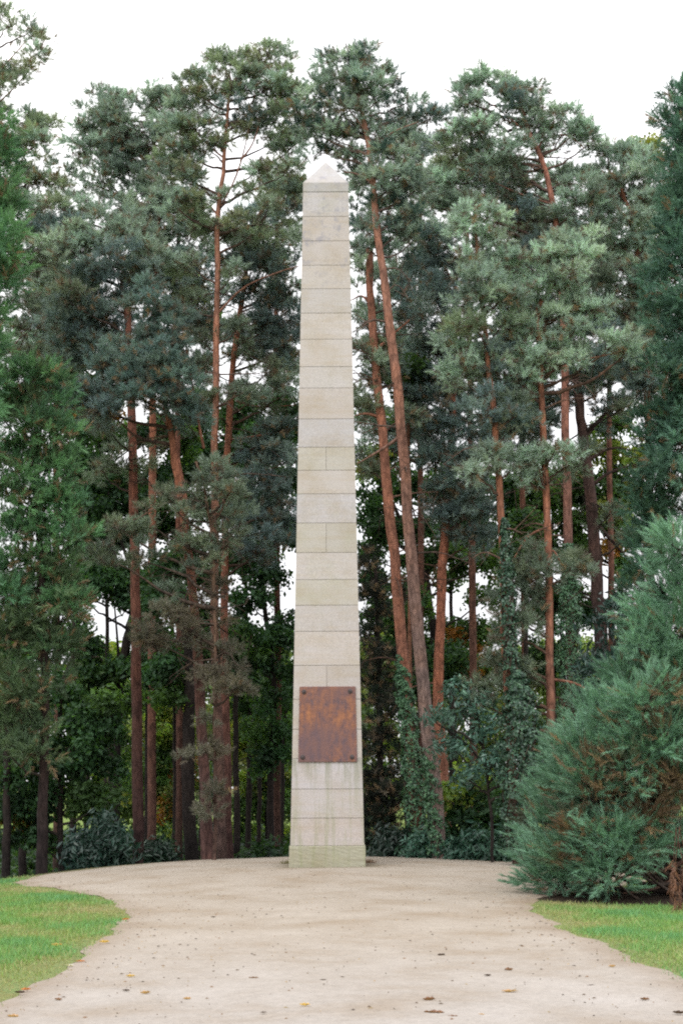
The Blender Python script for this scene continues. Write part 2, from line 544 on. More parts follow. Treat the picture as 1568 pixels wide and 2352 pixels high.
def grow(name, label, cat, Y, trunk, w0, w1, blobs, kind='pine', pal=((.085, .15, .12),), density=2.35, up=0.6,
         brown=0.09, group=None, bark=((.10, .058, .046), (.30, .125, .075)), limbs=(), dead=0, seed=1, scale=1.0,
         mat=None, barkmat=None, crown='crown', stem='trunk', gnd=True, limb_r=1.0, sides=14, bdepth=1.0, bough=True, back=0.0):
    rng = np.random.default_rng(seed * 7919 + 13)
    s = sc(Y)
    P = [at(u, v, Y) for u, v in trunk]
    P[0][2] = min(P[0][2], 99)
    if gnd:
        z = float(gh(P[0][0], Y)) - 0.15
        if P[0][2] > z + 0.02:
            P.insert(0, np.array([P[0][0], Y, z]))
        else:
            P[0][2] = z
    root = empty(name, tuple(P[0] + np.array([0, 0, 0.15])))
    off = np.array(root.location)
    tag(root, label, cat, group)
    n = 26
    T = spline(P, n)
    f = np.linspace(0, 1, n)
    T[1:-1, 0] += rng.normal(0, 0.012, n - 2)
    w = (w0 + (w1 - w0) * f) * s * 0.5
    w[0] *= 1.35; w[1] *= 1.1
    tb = Tubes()
    lo, hi = np.array(bark[0]), np.array(bark[1])
    g = smooth(0.12, 0.5, f)[:, None]
    tb.add(T, w, lo * (1 - g) + hi * g, sides, rng, 0.04)
    twc = (lo * 0.6 + hi * 0.4) * 0.3 + np.array([.035, .03, .025])
    for L in limbs:
        Q = spline([at(u, v, Y + (0.0 if len(e) == 0 else e[0])) for u, v, *e in L], 9)
        r0 = np.interp(Q[0][2], T[:, 2], w) * 0.42
        tb.add(Q, np.linspace(float(np.clip(r0, 0.028, 0.06)), 0.012, 9), (lo + hi * 2) / 3, 8, rng, 0.05)
    fo = Foliage(kind, seed * 31 + 7)
    for b in blobs:
        u, v, ru, rv = b[:4]
        opt = b[4] if len(b) > 4 else {}
        if kind == 'pine': ru, rv = ru * 1.2, rv * 1.12
        if kind == 'cedar': ru, rv = ru * 1.12, rv * 1.12
        rx, rz = ru * s, rv * s
        ry = min(max(rx * 0.75, 0.4), 1.5) * bdepth
        dY = opt.get('dY', rng.uniform(-0.9, 0.5) * min(rx, 1.0) + back)
        c = at(u, v, Y + dY)
        if bough:
            zt = c[2] - 0.35 * abs(c[0] - np.interp(c[2], T[:, 2], T[:, 0])) - 0.25
            zt = np.clip(zt, T[0, 2] + 0.3, T[-1, 2])
            a = np.array([np.interp(zt, T[:, 2], T[:, 0]), Y, zt])
            L = np.linalg.norm(c - a)
            if L > 0.05:
                mid = a * 0.5 + c * 0.5 + np.array([0, 0, -0.06 * L]) + rng.normal(0, 0.05 * L, 3)
                q = spline([a, mid, c], 8)
                q[1:-1] += rng.normal(0, 0.018 * L ** 0.5, (6, 3))
                r0 = min(0.022 + 0.014 * L, 0.06) * limb_r
                tb.add(q, np.linspace(r0, 0.012, 8), twc, 6)
        pal_b = opt.get('pal', pal)
        fill_blob(fo, tb if kind != 'farleaf' else None, c, rx, ry, rz, pal_b, density * opt.get('den', 1.0), opt.get('up', up), opt.get('brown', brown), scale, rng, twc * 0.8, kind)
    for _ in range(dead):
        ft = rng.uniform(0.3, 0.85); i = int(ft * (n - 1))
        a = T[i]; ang = rng.uniform(0, 2 * math.pi); L = rng.uniform(0.4, 1.6)
        dr = np.array([math.cos(ang), math.sin(ang) * 0.7, 0])
        q = [a, a + dr * L * 0.5 + np.array([0, 0, rng.uniform(-.1, .2)]), a + dr * L + np.array([0, 0, rng.uniform(-.5, .25)])]
        q = spline(q, 6)
        tb.add(q, np.linspace(0.026, 0.006, 6), twc * rng.uniform(0.8, 1.6), 5)
        for _k in range(3):
            e = q[rng.integers(2, 6)]
            tb.add([e, e + rng.normal(0, 0.18, 3), e + rng.normal(0, 0.32, 3) + np.array([0, 0, -.12])], [0.01, 0.007, 0.003], twc * 1.3, 4)
    tb.build(stem, barkmat or M_BARK, root, off)
    if fo.V:
        fo.build(crown, mat or (M_NEEDLE if kind in ('pine', 'plume', 'cedar') else M_LEAF), root, off)
    return root, T, w


# ------------------------------------------------------------------ ground, path, grass
rngG = np.random.default_rng(3)
PATH = [  # y, left, right edges of the gravel
    (-45, -2.9, 3.1), (-20, -2.85, 3.1), (-17.2, -2.79, 3.05), (-15.9, -2.64, 3.0), (-14.4, -2.64, 2.87), (-12, -2.74, 2.68), (-10.4, -2.8, 2.64),
    (-8.6, -2.95, 2.63), (-7.4, -3.19, 2.68), (-6.2, -3.55, 2.95), (-4.3, -4.25, 3.9), (-3.05, -4.95, 4.7), (-1.9, -5.7, 5.3), (-0.9, -6.1, 5.6),
    (0.8, -6.15, 5.7), (2.5, -5.7, 5.2), (4.5, -4.3, 3.8), (6.0, -2.6, 2.2), (6.8, -1.0, 0.6)]
PY, PL, PR = (np.array(c, float) for c in zip(*PATH))


def edge_noise(y, s):
    return 0.05 * np.sin(y * 2.1 + s) + 0.03 * np.sin(y * 4.9 + 2 * s) + 0.012 * np.sin(y * 11.3 + 3 * s)


def pl(y): return np.interp(y, PY, PL) + edge_noise(y, 1.0)
def pr(y): return np.interp(y, PY, PR) + edge_noise(y, 4.0)


SP = np.array([4.274, -6.551, 0.0])                             # centre of the bare earth and painted shadow band under the young sequoia


def soil_shade_d(x, y):                               # < 1 inside the bare earth and its painted shadow
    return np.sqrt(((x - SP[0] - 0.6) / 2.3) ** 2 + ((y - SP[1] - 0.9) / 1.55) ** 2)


def nonuni(lo, hi, fine_lo, fine_hi, step, far):
    a = list(np.arange(fine_lo, fine_hi + 1e-6, step))
    left = [fine_lo - (fine_lo - lo) * t ** 2 for t in np.linspace(1, 0, far, endpoint=False)]
    right = [fine_hi + (hi - fine_hi) * t ** 2 for t in np.linspace(0, 1, far + 1)[1:]]
    return np.array(left + a + right)


gx = nonuni(-600, 600, -12, 12, 0.12, 14); gy = nonuni(-120, 900, -24, 14, 0.14, 14)
X, Yg = np.meshgrid(gx, gy)
Z = gh(X, Yg)
GC = np.zeros(X.shape + (3,))
turf = np.array([0.16, 0.19, 0.075]); floor = np.array([0.028, 0.022, 0.014]); soil_shade = np.array([0.035, 0.024, 0.017])
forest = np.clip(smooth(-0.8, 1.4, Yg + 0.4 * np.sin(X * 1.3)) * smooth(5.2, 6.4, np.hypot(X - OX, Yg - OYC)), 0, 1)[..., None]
sd = (1 - smooth(0.85, 1.1, soil_shade_d(X, Yg)))[..., None]
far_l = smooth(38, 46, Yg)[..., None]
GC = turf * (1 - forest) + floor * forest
GC = GC * (1 - far_l) + np.array([0.12, 0.17, 0.04]) * far_l
GC = GC * (1 - sd) + soil_shade * sd  # dark earth tone that also paints the young sequoia's shadow band
ny, nx = X.shape
idx = np.arange(nx * ny).reshape(ny, nx)
Fg = np.stack([idx[:-1, :-1], idx[:-1, 1:], idx[1:, 1:], idx[1:, :-1]], -1).reshape(-1, 4)
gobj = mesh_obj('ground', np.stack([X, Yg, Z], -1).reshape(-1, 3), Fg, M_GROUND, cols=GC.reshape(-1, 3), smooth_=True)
tag(gobj, kind='structure')

ys = np.concatenate([np.arange(-45, -22, 0.5), np.arange(-22, 6.8, 0.05), [6.8]])
tt = np.linspace(0, 1, 90)
L_, R_ = pl(ys), pr(ys)
X = L_[:, None] + (R_ - L_)[:, None] * tt[None]
Yp = np.repeat(ys[:, None], 90, 1)
edge = np.minimum(tt, 1 - tt)[None] * (R_ - L_)[:, None]
Z = gh(X, Yp) + 0.004 + 0.012 * smooth(0, 0.25, edge) + 0.008 * np.sin(X * 2.1) * np.sin(Yp * 1.7 + 1)
near = smooth(-10, -19, Yp)[..., None]
PC = np.array([0.278, 0.244, 0.206]) * (1 - near) + np.array([0.288, 0.264, 0.243]) * near
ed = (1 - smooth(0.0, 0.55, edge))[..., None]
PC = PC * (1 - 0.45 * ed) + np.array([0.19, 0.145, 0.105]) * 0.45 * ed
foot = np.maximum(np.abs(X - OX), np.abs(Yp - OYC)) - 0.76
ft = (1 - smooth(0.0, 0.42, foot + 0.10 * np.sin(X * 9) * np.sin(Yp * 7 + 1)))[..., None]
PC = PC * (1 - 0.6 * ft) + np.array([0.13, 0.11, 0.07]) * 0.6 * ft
ny, nx = X.shape
idx = np.arange(nx * ny).reshape(ny, nx)
Fg = np.stack([idx[:-1, :-1], idx[:-1, 1:], idx[1:, 1:], idx[1:, :-1]], -1).reshape(-1, 4)
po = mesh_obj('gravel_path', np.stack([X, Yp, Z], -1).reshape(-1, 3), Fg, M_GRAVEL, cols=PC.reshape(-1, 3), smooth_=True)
tag(po, kind='structure')


def blades(x, y, h, w, col, rng):
    n = len(x)
    z = gh(x, y)
    a = rng.random(n) * math.pi * 2
    lean = rng.normal(0, 0.45, (n, 2)) * h[:, None]
    dx, dy = np.cos(a) * w / 2, np.sin(a) * w / 2
    v0 = np.stack([x - dx, y - dy, z - 0.005], -1); v1 = np.stack([x + dx, y + dy, z - 0.005], -1)
    v2 = np.stack([x + lean[:, 0], y + lean[:, 1], z + h], -1)
    return np.stack([v0, v1, v2], 1)


GV, GCc = [], []
for side in (-1, 1):
    n = 240000
    y = -21.5 + 24.5 * rngG.random(n) ** 1.0
    x = side * (1.9 + 8.5 * rngG.random(n) ** 1.25)
    e = np.where(side < 0, pl(y) - x, x - pr(y))             # distance outside the gravel
    ragged = rngG.normal(0.0, 0.07, n) + 0.08 * np.sin(x * 5 + y * 9) * np.sin(y * 4.3)
    dens = np.clip((e + 0.12 - ragged) / 0.32, 0, 1) ** 1.4
    keep = rngG.random(n) < dens
    keep &= (soil_shade_d(x, y) > 0.95 + rngG.normal(0, 0.06, n)) | (side < 0)
    keep &= (y < 0.8 + rngG.normal(0, .4, n))
    keep &= np.abs(x) < (y + 30) * 0.26 + 0.7                 # what the picture can show, and a step to the side
    x, y, e = x[keep], y[keep], e[keep]
    patch = np.sin(x * 1.7 + 0.6 * y) * np.sin(y * 1.1 - 0.5 * x + side) + 0.6 * np.sin(x * 4.3 + 1) * np.sin(y * 3.1)
    h = np.clip(0.036 + 0.022 * patch + rngG.normal(0, 0.015, len(x)), 0.012, 0.13) * np.clip(0.55 + e, 0.5, 1) * (1 + 0.9 * (rngG.random(len(x)) < 0.04))
    dry = np.clip(0.40 - 0.45 * patch - 0.25 * np.minimum(e, 1.2) + rngG.normal(0, 0.22, len(x)), 0, 1)[:, None]
    cool = np.clip(0.5 * patch + rngG.normal(0, 0.2, len(x)), 0, 1)[:, None]
    c = np.array([0.165, 0.30, 0.085]) * (1 - cool) + np.array([0.125, 0.30, 0.145]) * cool
    c = c * (1 - dry) + np.array([0.36, 0.30, 0.165]) * dry
    c = c * rngG.uniform(0.7, 1.3, (len(x), 1))
    GV.append(blades(x, y, h, np.full(len(x), 0.011) + 0.0004 * (y + 21), c, rngG)); GCc.append(c)
V = np.concatenate(GV); C = np.concatenate(GCc)
go = mesh_obj('lawn_grass', V.reshape(-1, 3), np.arange(len(V) * 3).reshape(-1, 3), M_GRASS, cols=C)
tag(go, 'short mown green grass on either side of the gravel path', 'grass', kind='stuff')

# fine litter: needles, crumbs of bark and twig too many to count
n = 1900
y = -21 + 24 * rngG.random(n); x = np.where(rngG.random(n) < 0.5, pl(y) + np.abs(rngG.normal(0, 0.7, n)), pr(y) - np.abs(rngG.normal(0, 0.7, n)))
far = rngG.random(n) < 0.55
x = np.where(far, pl(y) + (pr(y) - pl(y)) * rngG.random(n), x)
a = rngG.random(n) * math.pi; l = 0.005 + 0.024 * rngG.random(n) ** 2.5; w = rngG.uniform(0.0015, 0.0055, n)
dz = gh(x, y) + 0.02
dx, dy = np.cos(a) * l, np.sin(a) * l * 0.7; px_, py_ = -np.sin(a) * w, np.cos(a) * w
V = np.stack([np.stack([x - dx, y - dy, dz + 0.006], -1), np.stack([x + px_, y + py_, dz + 0.014], -1), np.stack([x + dx, y + dy, dz + 0.006], -1), np.stack([x - px_, y - py_, dz + 0.004], -1)], 1)
C = np.array([(0.10, 0.065, 0.045), (0.22, 0.13, 0.08), (0.06, 0.045, 0.04), (0.36, 0.27, 0.18)])[rngG.integers(0, 4, n)]
lo_ = mesh_obj('needle_litter', V.reshape(-1, 3), np.arange(n * 4).reshape(n, 4), M_GRASS, cols=C)
tag(lo_, 'specks of brown needles and twig crumbs strewn over the gravel', 'litter', kind='stuff')


def fallen_leaf(u, v, size, col, label, seed, group='fallen leaves on the path', name='fallen_leaf', up=0.035):
    rng = np.random.default_rng(seed)
    p = gp(u, v); p[2] = float(gh(p[0], p[1])) + 0.018
    n = 9
    a = np.linspace(-1, 1, n)
    width = (1 - np.abs(a) ** 2.2) * 0.42 * (1 + 0.25 * np.sin(np.arange(n) * 2.3))
    curl = rng.uniform(0.5, 1.2)
    V = []
    for i in range(n):
        for s in (-1, 0, 1):
            V.append((a[i], s * width[i], 0.30 * curl * s * s * (width[i] / 0.42) + 0.16 * a[i] ** 2 * curl + 0.05 * rng.random()))
    V = np.array(V) * size * 0.5 * np.array([1, 1, 1.2])
    rot = rng.uniform(-0.5, 0.5)
    c, s_ = math.cos(rot), math.sin(rot)
    V = V @ np.array([[c, s_, 0], [-s_, c, 0], [0, 0, 1]])
    V[:, 2] -= V[:, 2].min()
    F = []
    for i in range(n - 1):
        for k in range(2):
            q = i * 3 + k
            F.append((q, q + 1, q + 4, q + 3))
    C = np.asarray(col) * np.random.default_rng(seed + 1).uniform(0.7, 1.3, (len(F), 1))
    o = mesh_obj(name, V + p, np.array(F), M_GRASS, cols=C, smooth_=True, offset=p)
    return tag(o, label, 'leaf', group)


TAN = (0.42, 0.26, 0.14); ORG = (0.42, 0.15, 0.05); DRK = (0.07, 0.045, 0.04); BRN = (0.19, 0.10, 0.065); YEL = (0.50, 0.33, 0.12); PALE = (0.45, 0.42, 0.38)
LEAVES = [
    (289, 2116, .10, ORG, 'rust orange leaf at the rightmost bulge of the left lawn edge'),
    (240, 2169, .12, YEL, 'flat yellow leaf lying at the left lawn edge below the orange one'),
    (185, 2213, .10, ORG, 'curled orange leaf beside the pale leaf at the left lawn edge'),
    (160, 2223, .10, PALE, 'pale greyish leaf lying in the left lawn edge'),
    (131, 2176, .12, YEL, 'yellow leaf lying inside the left lawn'),
    (290, 2281, .07, DRK, 'small dark leaf left of the tan curled leaf on the path'),
    (334, 2287, .09, TAN, 'tan curled leaf on the left half of the gravel path'),
    (46, 2286, .10, DRK, 'upright dark brown leaf near the lower left grass corner'),
    (430, 2300, .07, TAN, 'tiny tan leaf on gravel right of the curled tan one'),
    (490, 2110, .07, DRK, 'lone dark leaf on gravel left of the obelisk foot'),
    (985, 2303, .11, BRN, 'domed brown leaf just above the largest brown leaf'),
    (996, 2333, .16, BRN, 'largest dark brown curled leaf near the bottom of the path'),
    (1040, 2341, .09, BRN, 'brown leaf right beside the largest curled leaf'),
    (1170, 2283, .14, TAN, 'pinkish tan leaf on the right half of the path'),
    (1119, 2246, .07, DRK, 'dark leaf above and left of the pinkish tan leaf'),
    (1105, 2337, .05, TAN, 'tiny tan leaf between the brown leaf and the lower right corner'),
    (605, 2332, .06, DRK, 'dark crumb of a leaf at the bottom middle of the path'),
    (1558, 2334, .10, DRK, 'dark crumpled leaf at the lower right corner of the path'),
    (1480, 2302, .08, BRN, 'brown leaf left of the dark one in the lower right corner'),
    (1013, 2199, .09, DRK, 'thin dark leaf in the middle of the path'),
    (1168, 2233, .09, BRN, 'thin brown leaf right of the middle of the path'),
    (30, 2342, .11, TAN, 'tan leaf in the lower left corner of the path'),
    (134, 2302, .08, BRN, 'brown leaf on the gravel beside the lower left grass'),
    (60, 2279, .09, ORG, 'orange leaf beside the upright dark leaf at the grass edge'),
    (300, 2248, .09, YEL, 'pale yellow sliver of leaf above the tan curled leaf'),
    (1405, 2225, .08, TAN, 'tan leaf at the right lawn edge'),
    (1356, 2269, .08, DRK, 'dark sliver of a leaf below the right lawn'),
    (742, 2256, .06, DRK, 'dark speck of a leaf in front of the obelisk'),
    (700, 2315, .09, YEL, 'yellowish stalk-like leaf at the bottom of the path left of centre'),
    (582, 2252, .09, BRN, 'brown sliver of a leaf left of centre on the path'),
]
for i, (u, v, sz, c, lab) in enumerate(LEAVES):
    fallen_leaf(u, v, sz, c, lab, 100 + i)

# ------------------------------------------------------------------ obelisk
ob = empty('obelisk', (OX, OYC, float(gh(OX, OYC))))
tag(ob, 'tall pale sandstone obelisk with pointed cap and rusty plaque on the gravel mound', 'obelisk')
O3 = np.array(ob.location)
HB = 0.726; S30 = sc(0)
zb = at(751, 1943, 0.0)[2]                       # top of plinth
top = at(746.5, 418, 0.21)[2]
cen_b = at(751.5, 1943, 0.0)[0]; HT = 0.5 * (at(798, 418, .25)[0] - at(695, 418, .25)[0])
OC = np.array([at(751.5, 1943, 0)[0], HB])
HB = 0.5 * (at(836, 1943, 0)[0] - at(667, 1943, 0)[0])
OC[1] = HB


def hw(z): return HB + (HT - HB) * (z - zb) / (top - zb)


def zfront(v, u=751):                            # height on the sloping front face seen at v
    z = zb
    for _ in range(10):
        z = at(u, v, OC[1] - hw(z))[2]
    return z


def box_t(V, F, C, x0b, x1b, x0t, x1t, yb, yt, z0, z1, col):
    """tapered box; yb/yt = half depth at bottom/top"""
    i = len(V)
    cx, cy = OC
    for (a, b, hy, z) in ((x0b, x1b, yb, z0), (x0t, x1t, yt, z1)):
        V += [(cx + a, cy - hy, z), (cx + b, cy - hy, z), (cx + b, cy + hy, z), (cx + a, cy + hy, z)]
    q = [(0, 1, 5, 4), (1, 2, 6, 5), (2, 3, 7, 6), (3, 0, 4, 7), (4, 5, 6, 7), (3, 2, 1, 0)]
    for f in q:
        F.append(tuple(i + k for k in f)); C.append(col)


COURSES = [1943, 1879, 1812, 1742, 1675, 1606, 1528, 1450, 1390, 1331, 1269, 1201, 1134, 1080, 1027, 962, 891, 842, 779, 719, 663, 609, 553, 497, 441]
TINT = ['w', 'g', 'b', 'y', 'y', 'y', 'y', 'g', 'm', 'g', 'm', 'b', 'y', 'm', 'b', 'w', 'g', 'y', 'y', 'g', 'y', 'w', 'w', 'b']
TC = {'w': (.43, .382, .368), 'g': (.43, .398, .395), 'b': (.43, .41, .44), 'y': (.435, .393, .378), 'm': (.405, .38, .335)}
SPLIT = {1201: 0.003, 1269: 0.003, 1027: 0.003, 1528: 0.002, 1606: 0.002, 1742: 0.006, 1812: 0.006}
rngO = np.random.default_rng(8)
V, F, C = [], [], []
zs = [zfront(v) for v in COURSES]
GAP, REC = 0.0045, 0.012
box_t(V, F, C, -(hw(zs[0]) - REC), hw(zs[0]) - REC, -(hw(zs[-1]) - REC), hw(zs[-1]) - REC, hw(zs[0]) - REC, hw(zs[-1]) - REC, zs[0] - 0.003, zs[-1] + 0.002, (.20, .165, .12))
for i in range(len(zs) - 1):
    z0, z1 = zs[i] + GAP, zs[i + 1] - GAP
    h0, h1 = hw(z0), hw(z1)
    if i == 0: z0 = zs[0] + 0.008
    col = (np.array(TC[TINT[i]]) * 0.55 + np.array((.428, .396, .368)) * 0.45) * rngO.uniform(0.965, 1.035)
    pr_ = rngO.uniform(-0.0015, 0.0015)
    if COURSES[i + 1] in (1201, 1027, 1528):
        s_ = rngO.uniform(-0.01, 0.02); g_ = 0.0035
        box_t(V, F, C, -h0 - pr_, s_ - g_, -h1 - pr_, s_ - g_, h0 + pr_, h1 + pr_, z0, z1, tuple(col))
        box_t(V, F, C, s_ + g_, h0 - pr_, s_ + g_, h1 - pr_, h0 - pr_, h1 - pr_, z0, z1, tuple(col * rngO.uniform(0.93, 1.07)))
    else:
        box_t(V, F, C, -h0 - pr_, h0 + pr_, -h1 - pr_, h1 + pr_, h0 + pr_, h1 + pr_, z0, z1, tuple(col))
mesh_obj('shaft', V, F, M_STONE, ob, C, offset=O3)
# cap: a low course and the pyramid
V, F, C = [], [], []
zc0 = zs[-1] + GAP + 0.002
h0, h1 = hw(zc0) + 0.003, hw(top) + 0.003
box_t(V, F, C, -h0, h0, -h1, h1, h0, h1, zc0, top, (.40, .36, .31))
F.pop(4); C.pop(4)
apex = at(746, 371, OC[1])[2]
i = len(V); V.append((OC[0], OC[1], apex))
tri = [(4, 5, i, i), (5, 6, i, i), (6, 7, i, i), (7, 4, i, i)]
bm = bmesh.new()
bv = [bm.verts.new(Vector(v) - Vector(O3)) for v in V]
lay = bm.faces.layers.int.new('t')
for f in F: bm.faces.new([bv[k] for k in f])
for f in tri: bm.faces.new([bv[f[0]], bv[f[1]], bv[f[2]]])
bmesh.ops.bevel(bm, geom=[e for e in bm.edges], offset=0.004, segments=1, affect='EDGES')
co = bm_obj('capstone', bm, M_STONE, ob)
a = co.data.attributes.new('Col', 'FLOAT_COLOR', 'POINT')
a.data.foreach_set('color', np.tile(np.array([.385, .372, .375, 1], np.float32), len(co.data.vertices)))
# plinth, sunk a little into the gravel
pw = 0.5 * (at(840, 1985, 0)[0] - at(664.5, 1985, 0)[0])
bm = bmesh.new()
z0 = float(gh(OX, 0)) - 0.12
bmesh.ops.create_cube(bm, size=1.0)
bmesh.ops.scale(bm, vec=(2 * pw, 2 * pw, zb - z0), verts=bm.verts)
bmesh.ops.translate(bm, vec=Vector((OC[0], OC[1], (zb + z0) / 2)) - Vector(O3), verts=bm.verts)
bmesh.ops.bevel(bm, geom=list(bm.edges), offset=0.018, segments=3, affect='EDGES', profile=0.6)
bmesh.ops.subdivide_edges(bm, edges=[e for e in bm.edges if e.calc_length() > 0.3], cuts=14, use_grid_fill=True)
rr = random.Random(2)
for v in bm.verts:
    v.co += Vector((rr.uniform(-.003, .003), rr.uniform(-.003, .003), 0))
pl_o = bm_obj('plinth', bm, M_STONE, ob)
a = pl_o.data.attributes.new('Col', 'FLOAT_COLOR', 'POINT')
a.data.foreach_set('color', np.tile(np.array([.335, .325, .25, 1], np.float32), len(pl_o.data.vertices)))
# rusty plaque following the slope of the front face
zt, zl = zfront(1577), zfront(1750)


def on_front(u, v, proud):
    z = zfront(v)
    y = OC[1] - hw(z) - proud
    return np.array([at(u, v, OC[1] - hw(z))[0], y, z])


bm = bmesh.new()
cor = [(685, 1750), (820, 1750), (816, 1577), (688, 1577)]
fr = [bm.verts.new(Vector(on_front(u, v, 0.028))) for u, v in cor]
bk = [bm.verts.new(Vector(on_front(u, v, 0.004))) for u, v in cor]
bm.faces.new(fr); bm.faces.new(bk[::-1])
for k in range(4):
    bm.faces.new((fr[k], bk[k], bk[(k + 1) % 4], fr[(k + 1) % 4]))
PO = Vector(on_front(752, 1663, 0.016))
for v in bm.verts: v.co -= PO
bmesh.ops.recalc_face_normals(bm, faces=bm.faces)
bmesh.ops.bevel(bm, geom=list(bm.edges), offset=0.004, segments=1, affect='EDGES')
plq = bm_obj('plaque', bm, M_RUST, ob, loc=PO - Vector(O3))
plq['label'] = 'rusty orange and violet steel plate bolted at its four corners'


def bolt_bm(r=0.046):
    prof = [(0, 0.0), (r, 0.0), (r, 0.010), (r * 0.82, 0.016), (r * 0.62, 0.016), (r * 0.58, 0.012), (r * 0.42, 0.014), (r * 0.36, 0.03), (r * 0.18, 0.038), (0, 0.04)]
    bm = bmesh.new(); k = 20; rings = []
    for (rad, h) in prof:
        if rad == 0: rings.append([bm.verts.new((0, -h, 0))])
        else: rings.append([bm.verts.new((rad * math.cos(2 * math.pi * j / k), -h, rad * math.sin(2 * math.pi * j / k))) for j in range(k)])
    for A, B in zip(rings, rings[1:]):
        for j in range(k):
            j2 = (j + 1) % k
            if len(A) == 1: bm.faces.new((A[0], B[j2], B[j]))
            elif len(B) == 1: bm.faces.new((A[j], A[j2], B[0]))
            else: bm.faces.new((A[j], A[j2], B[j2], B[j]))
    bmesh.ops.recalc_face_normals(bm, faces=bm.faces)
    return bm


for k, (u, v) in enumerate([(698, 1589), (804, 1588), (695, 1739), (808, 1739)]):
    p = Vector(on_front(u, v, 0.029)) - PO
    if k == 0:
        b0 = bm_obj('bolt', bolt_bm(), M_BOLT, plq, loc=p)
    else:
        b = b0.copy(); COL.objects.link(b); b.parent = plq; b.location = p

for (u, v, lab, col) in ((846, 1984, 'little brown weed tuft at the right foot of the obelisk', (.20, .12, .08)), (661, 1986, 'little dull weed tuft at the left foot of the obelisk', (.16, .15, .07))):
    wp = gp(u, v)
    rw = np.random.default_rng(u)
    n = 160
    x = wp[0] + rw.normal(0, .07, n); y = wp[1] + 0.1 + rw.normal(0, .08, n)
    Vw = blades(x, y, rw.uniform(.03, .12, n), np.full(n, .012), None, rw)
    wo = mesh_obj('weed_tuft', Vw.reshape(-1, 3), np.arange(n * 3).reshape(n, 3), M_GRASS, cols=np.array(col) * rw.uniform(.6, 1.4, (n, 1)), offset=wp)
    tag(wo, lab, 'weed', kind='stuff')

# ------------------------------------------------------------------ the tall pines
G1 = [(0.308, 0.402, 0.347), (0.33, 0.413, 0.336), (0.275, 0.369, 0.325)]            # ordinary blue green
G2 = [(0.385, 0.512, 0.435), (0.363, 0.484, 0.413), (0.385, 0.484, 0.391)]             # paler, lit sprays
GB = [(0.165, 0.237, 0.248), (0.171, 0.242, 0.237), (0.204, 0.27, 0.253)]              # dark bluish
GG = [(.195, .25, .19), (.205, .25, .175), (.18, .235, .19)]              # greyish, thin lower boughs
GT = [(.25, .325, .215), (.265, .33, .21), (.28, .315, .20)]              # olive
PG = 'tall pines standing behind the obelisk'
RED = ((.085, .05, .042), (.30, .125, .08))
dk = dict(pal=GB)
gy_ = dict(pal=GG, den=0.45)
th_ = dict(pal=[(.15, .15, .115), (.17, .155, .115)], den=0.28)
sp = dict(den=0.55)

grow('pine_tree', 'tallest pine at the far left edge with thin open top branches', 'tree', 9,
     [(-75, 2010), (-60, 1200), (-50, 700), (-40, 300), (-10, 60)], 34, 8,
     [(62, 80, 42, 36, sp), (20, 60, 30, 45, sp), (85, 130, 30, 28, sp), (30, 160, 60, 40, sp), (10, 215, 50, 28, sp), (40, 285, 75, 35), (95, 300, 32, 30),
      (60, 350, 70, 35), (70, 420, 60, 40), (30, 480, 70, 40, dict(den=.7)), (90, 480, 60, 40, dict(den=.5)), (110, 540, 60, 35, dk), (60, 590, 80, 40, dict(pal=GG)), (40, 680, 60, 50, gy_), (70, 760, 70, 40, gy_), (40, 830, 60, 40, gy_)],
     pal=G1 + GT, group=PG, bark=RED, seed=1, dead=8,
     limbs=[[(-20, 180), (20, 140), (60, 95)], [(-30, 260), (20, 215), (70, 160)], [(-45, 430), (20, 400), (80, 330)]])
grow('pine_tree', 'pine left of the bluish one, bare straight dark red trunk, lowest left of the trunks', 'tree', 7.5,
     [(318, 2000), (315, 1600), (312, 1400), (308, 1150), (302, 930), (296, 780), (292, 710), (280, 660)], 27, 15,
     [(270, 520, 60, 40), (300, 560, 70, 40), (225, 560, 60, 40), (340, 590, 50, 35), (260, 620, 90, 35, dk), (180, 600, 70, 40), (150, 560, 50, 30), (230, 690, 80, 40, dk), (180, 730, 70, 50, dk), (270, 760, 80, 40, dk), (200, 820, 80, 40, dk),
      (150, 690, 50, 40, dict(pal=GG)), (250, 990, 70, 30, gy_), (290, 1050, 70, 30, gy_), (240, 1090, 60, 30, gy_)],
     pal=G1, group=PG, bark=((.055, .032, .03), (.20, .085, .06)), seed=2, dead=10,
     limbs=[[(285, 680), (330, 665), (300, 645), (255, 622), (248, 590), (262, 570), (258, 540)]])
grow('pine_tree', 'pine with twin low tops at the left end of the skyline', 'tree', 14,
     [(348, 1985), (350, 1300), (352, 900), (360, 600), (362, 420), (345, 240)], 24, 7,
     [(245, 235, 40, 25), (215, 275, 35, 30), (270, 260, 45, 35), (340, 235, 40, 35), (375, 250, 40, 35), (300, 300, 80, 40), (200, 320, 40, 30), (240, 345, 70, 40), (350, 330, 70, 45), (190, 350, 35, 30), (300, 390, 60, 35), (370, 400, 40, 40), (230, 410, 50, 35, sp), (330, 450, 60, 35), (180, 440, 40, 30, sp), (160, 400, 40, 25, sp), (220, 480, 50, 30), (370, 500, 60, 40), (310, 520, 60, 40), (140, 480, 50, 40, sp), (400, 610, 60, 40, dk), (400, 690, 50, 40, dict(pal=GT))],
     pal=G1, group=PG, bark=RED, seed=3, dead=6, limbs=[[(360, 560), (300, 470), (238, 400), (236, 300)], [(362, 480), (330, 420), (300, 350)]])
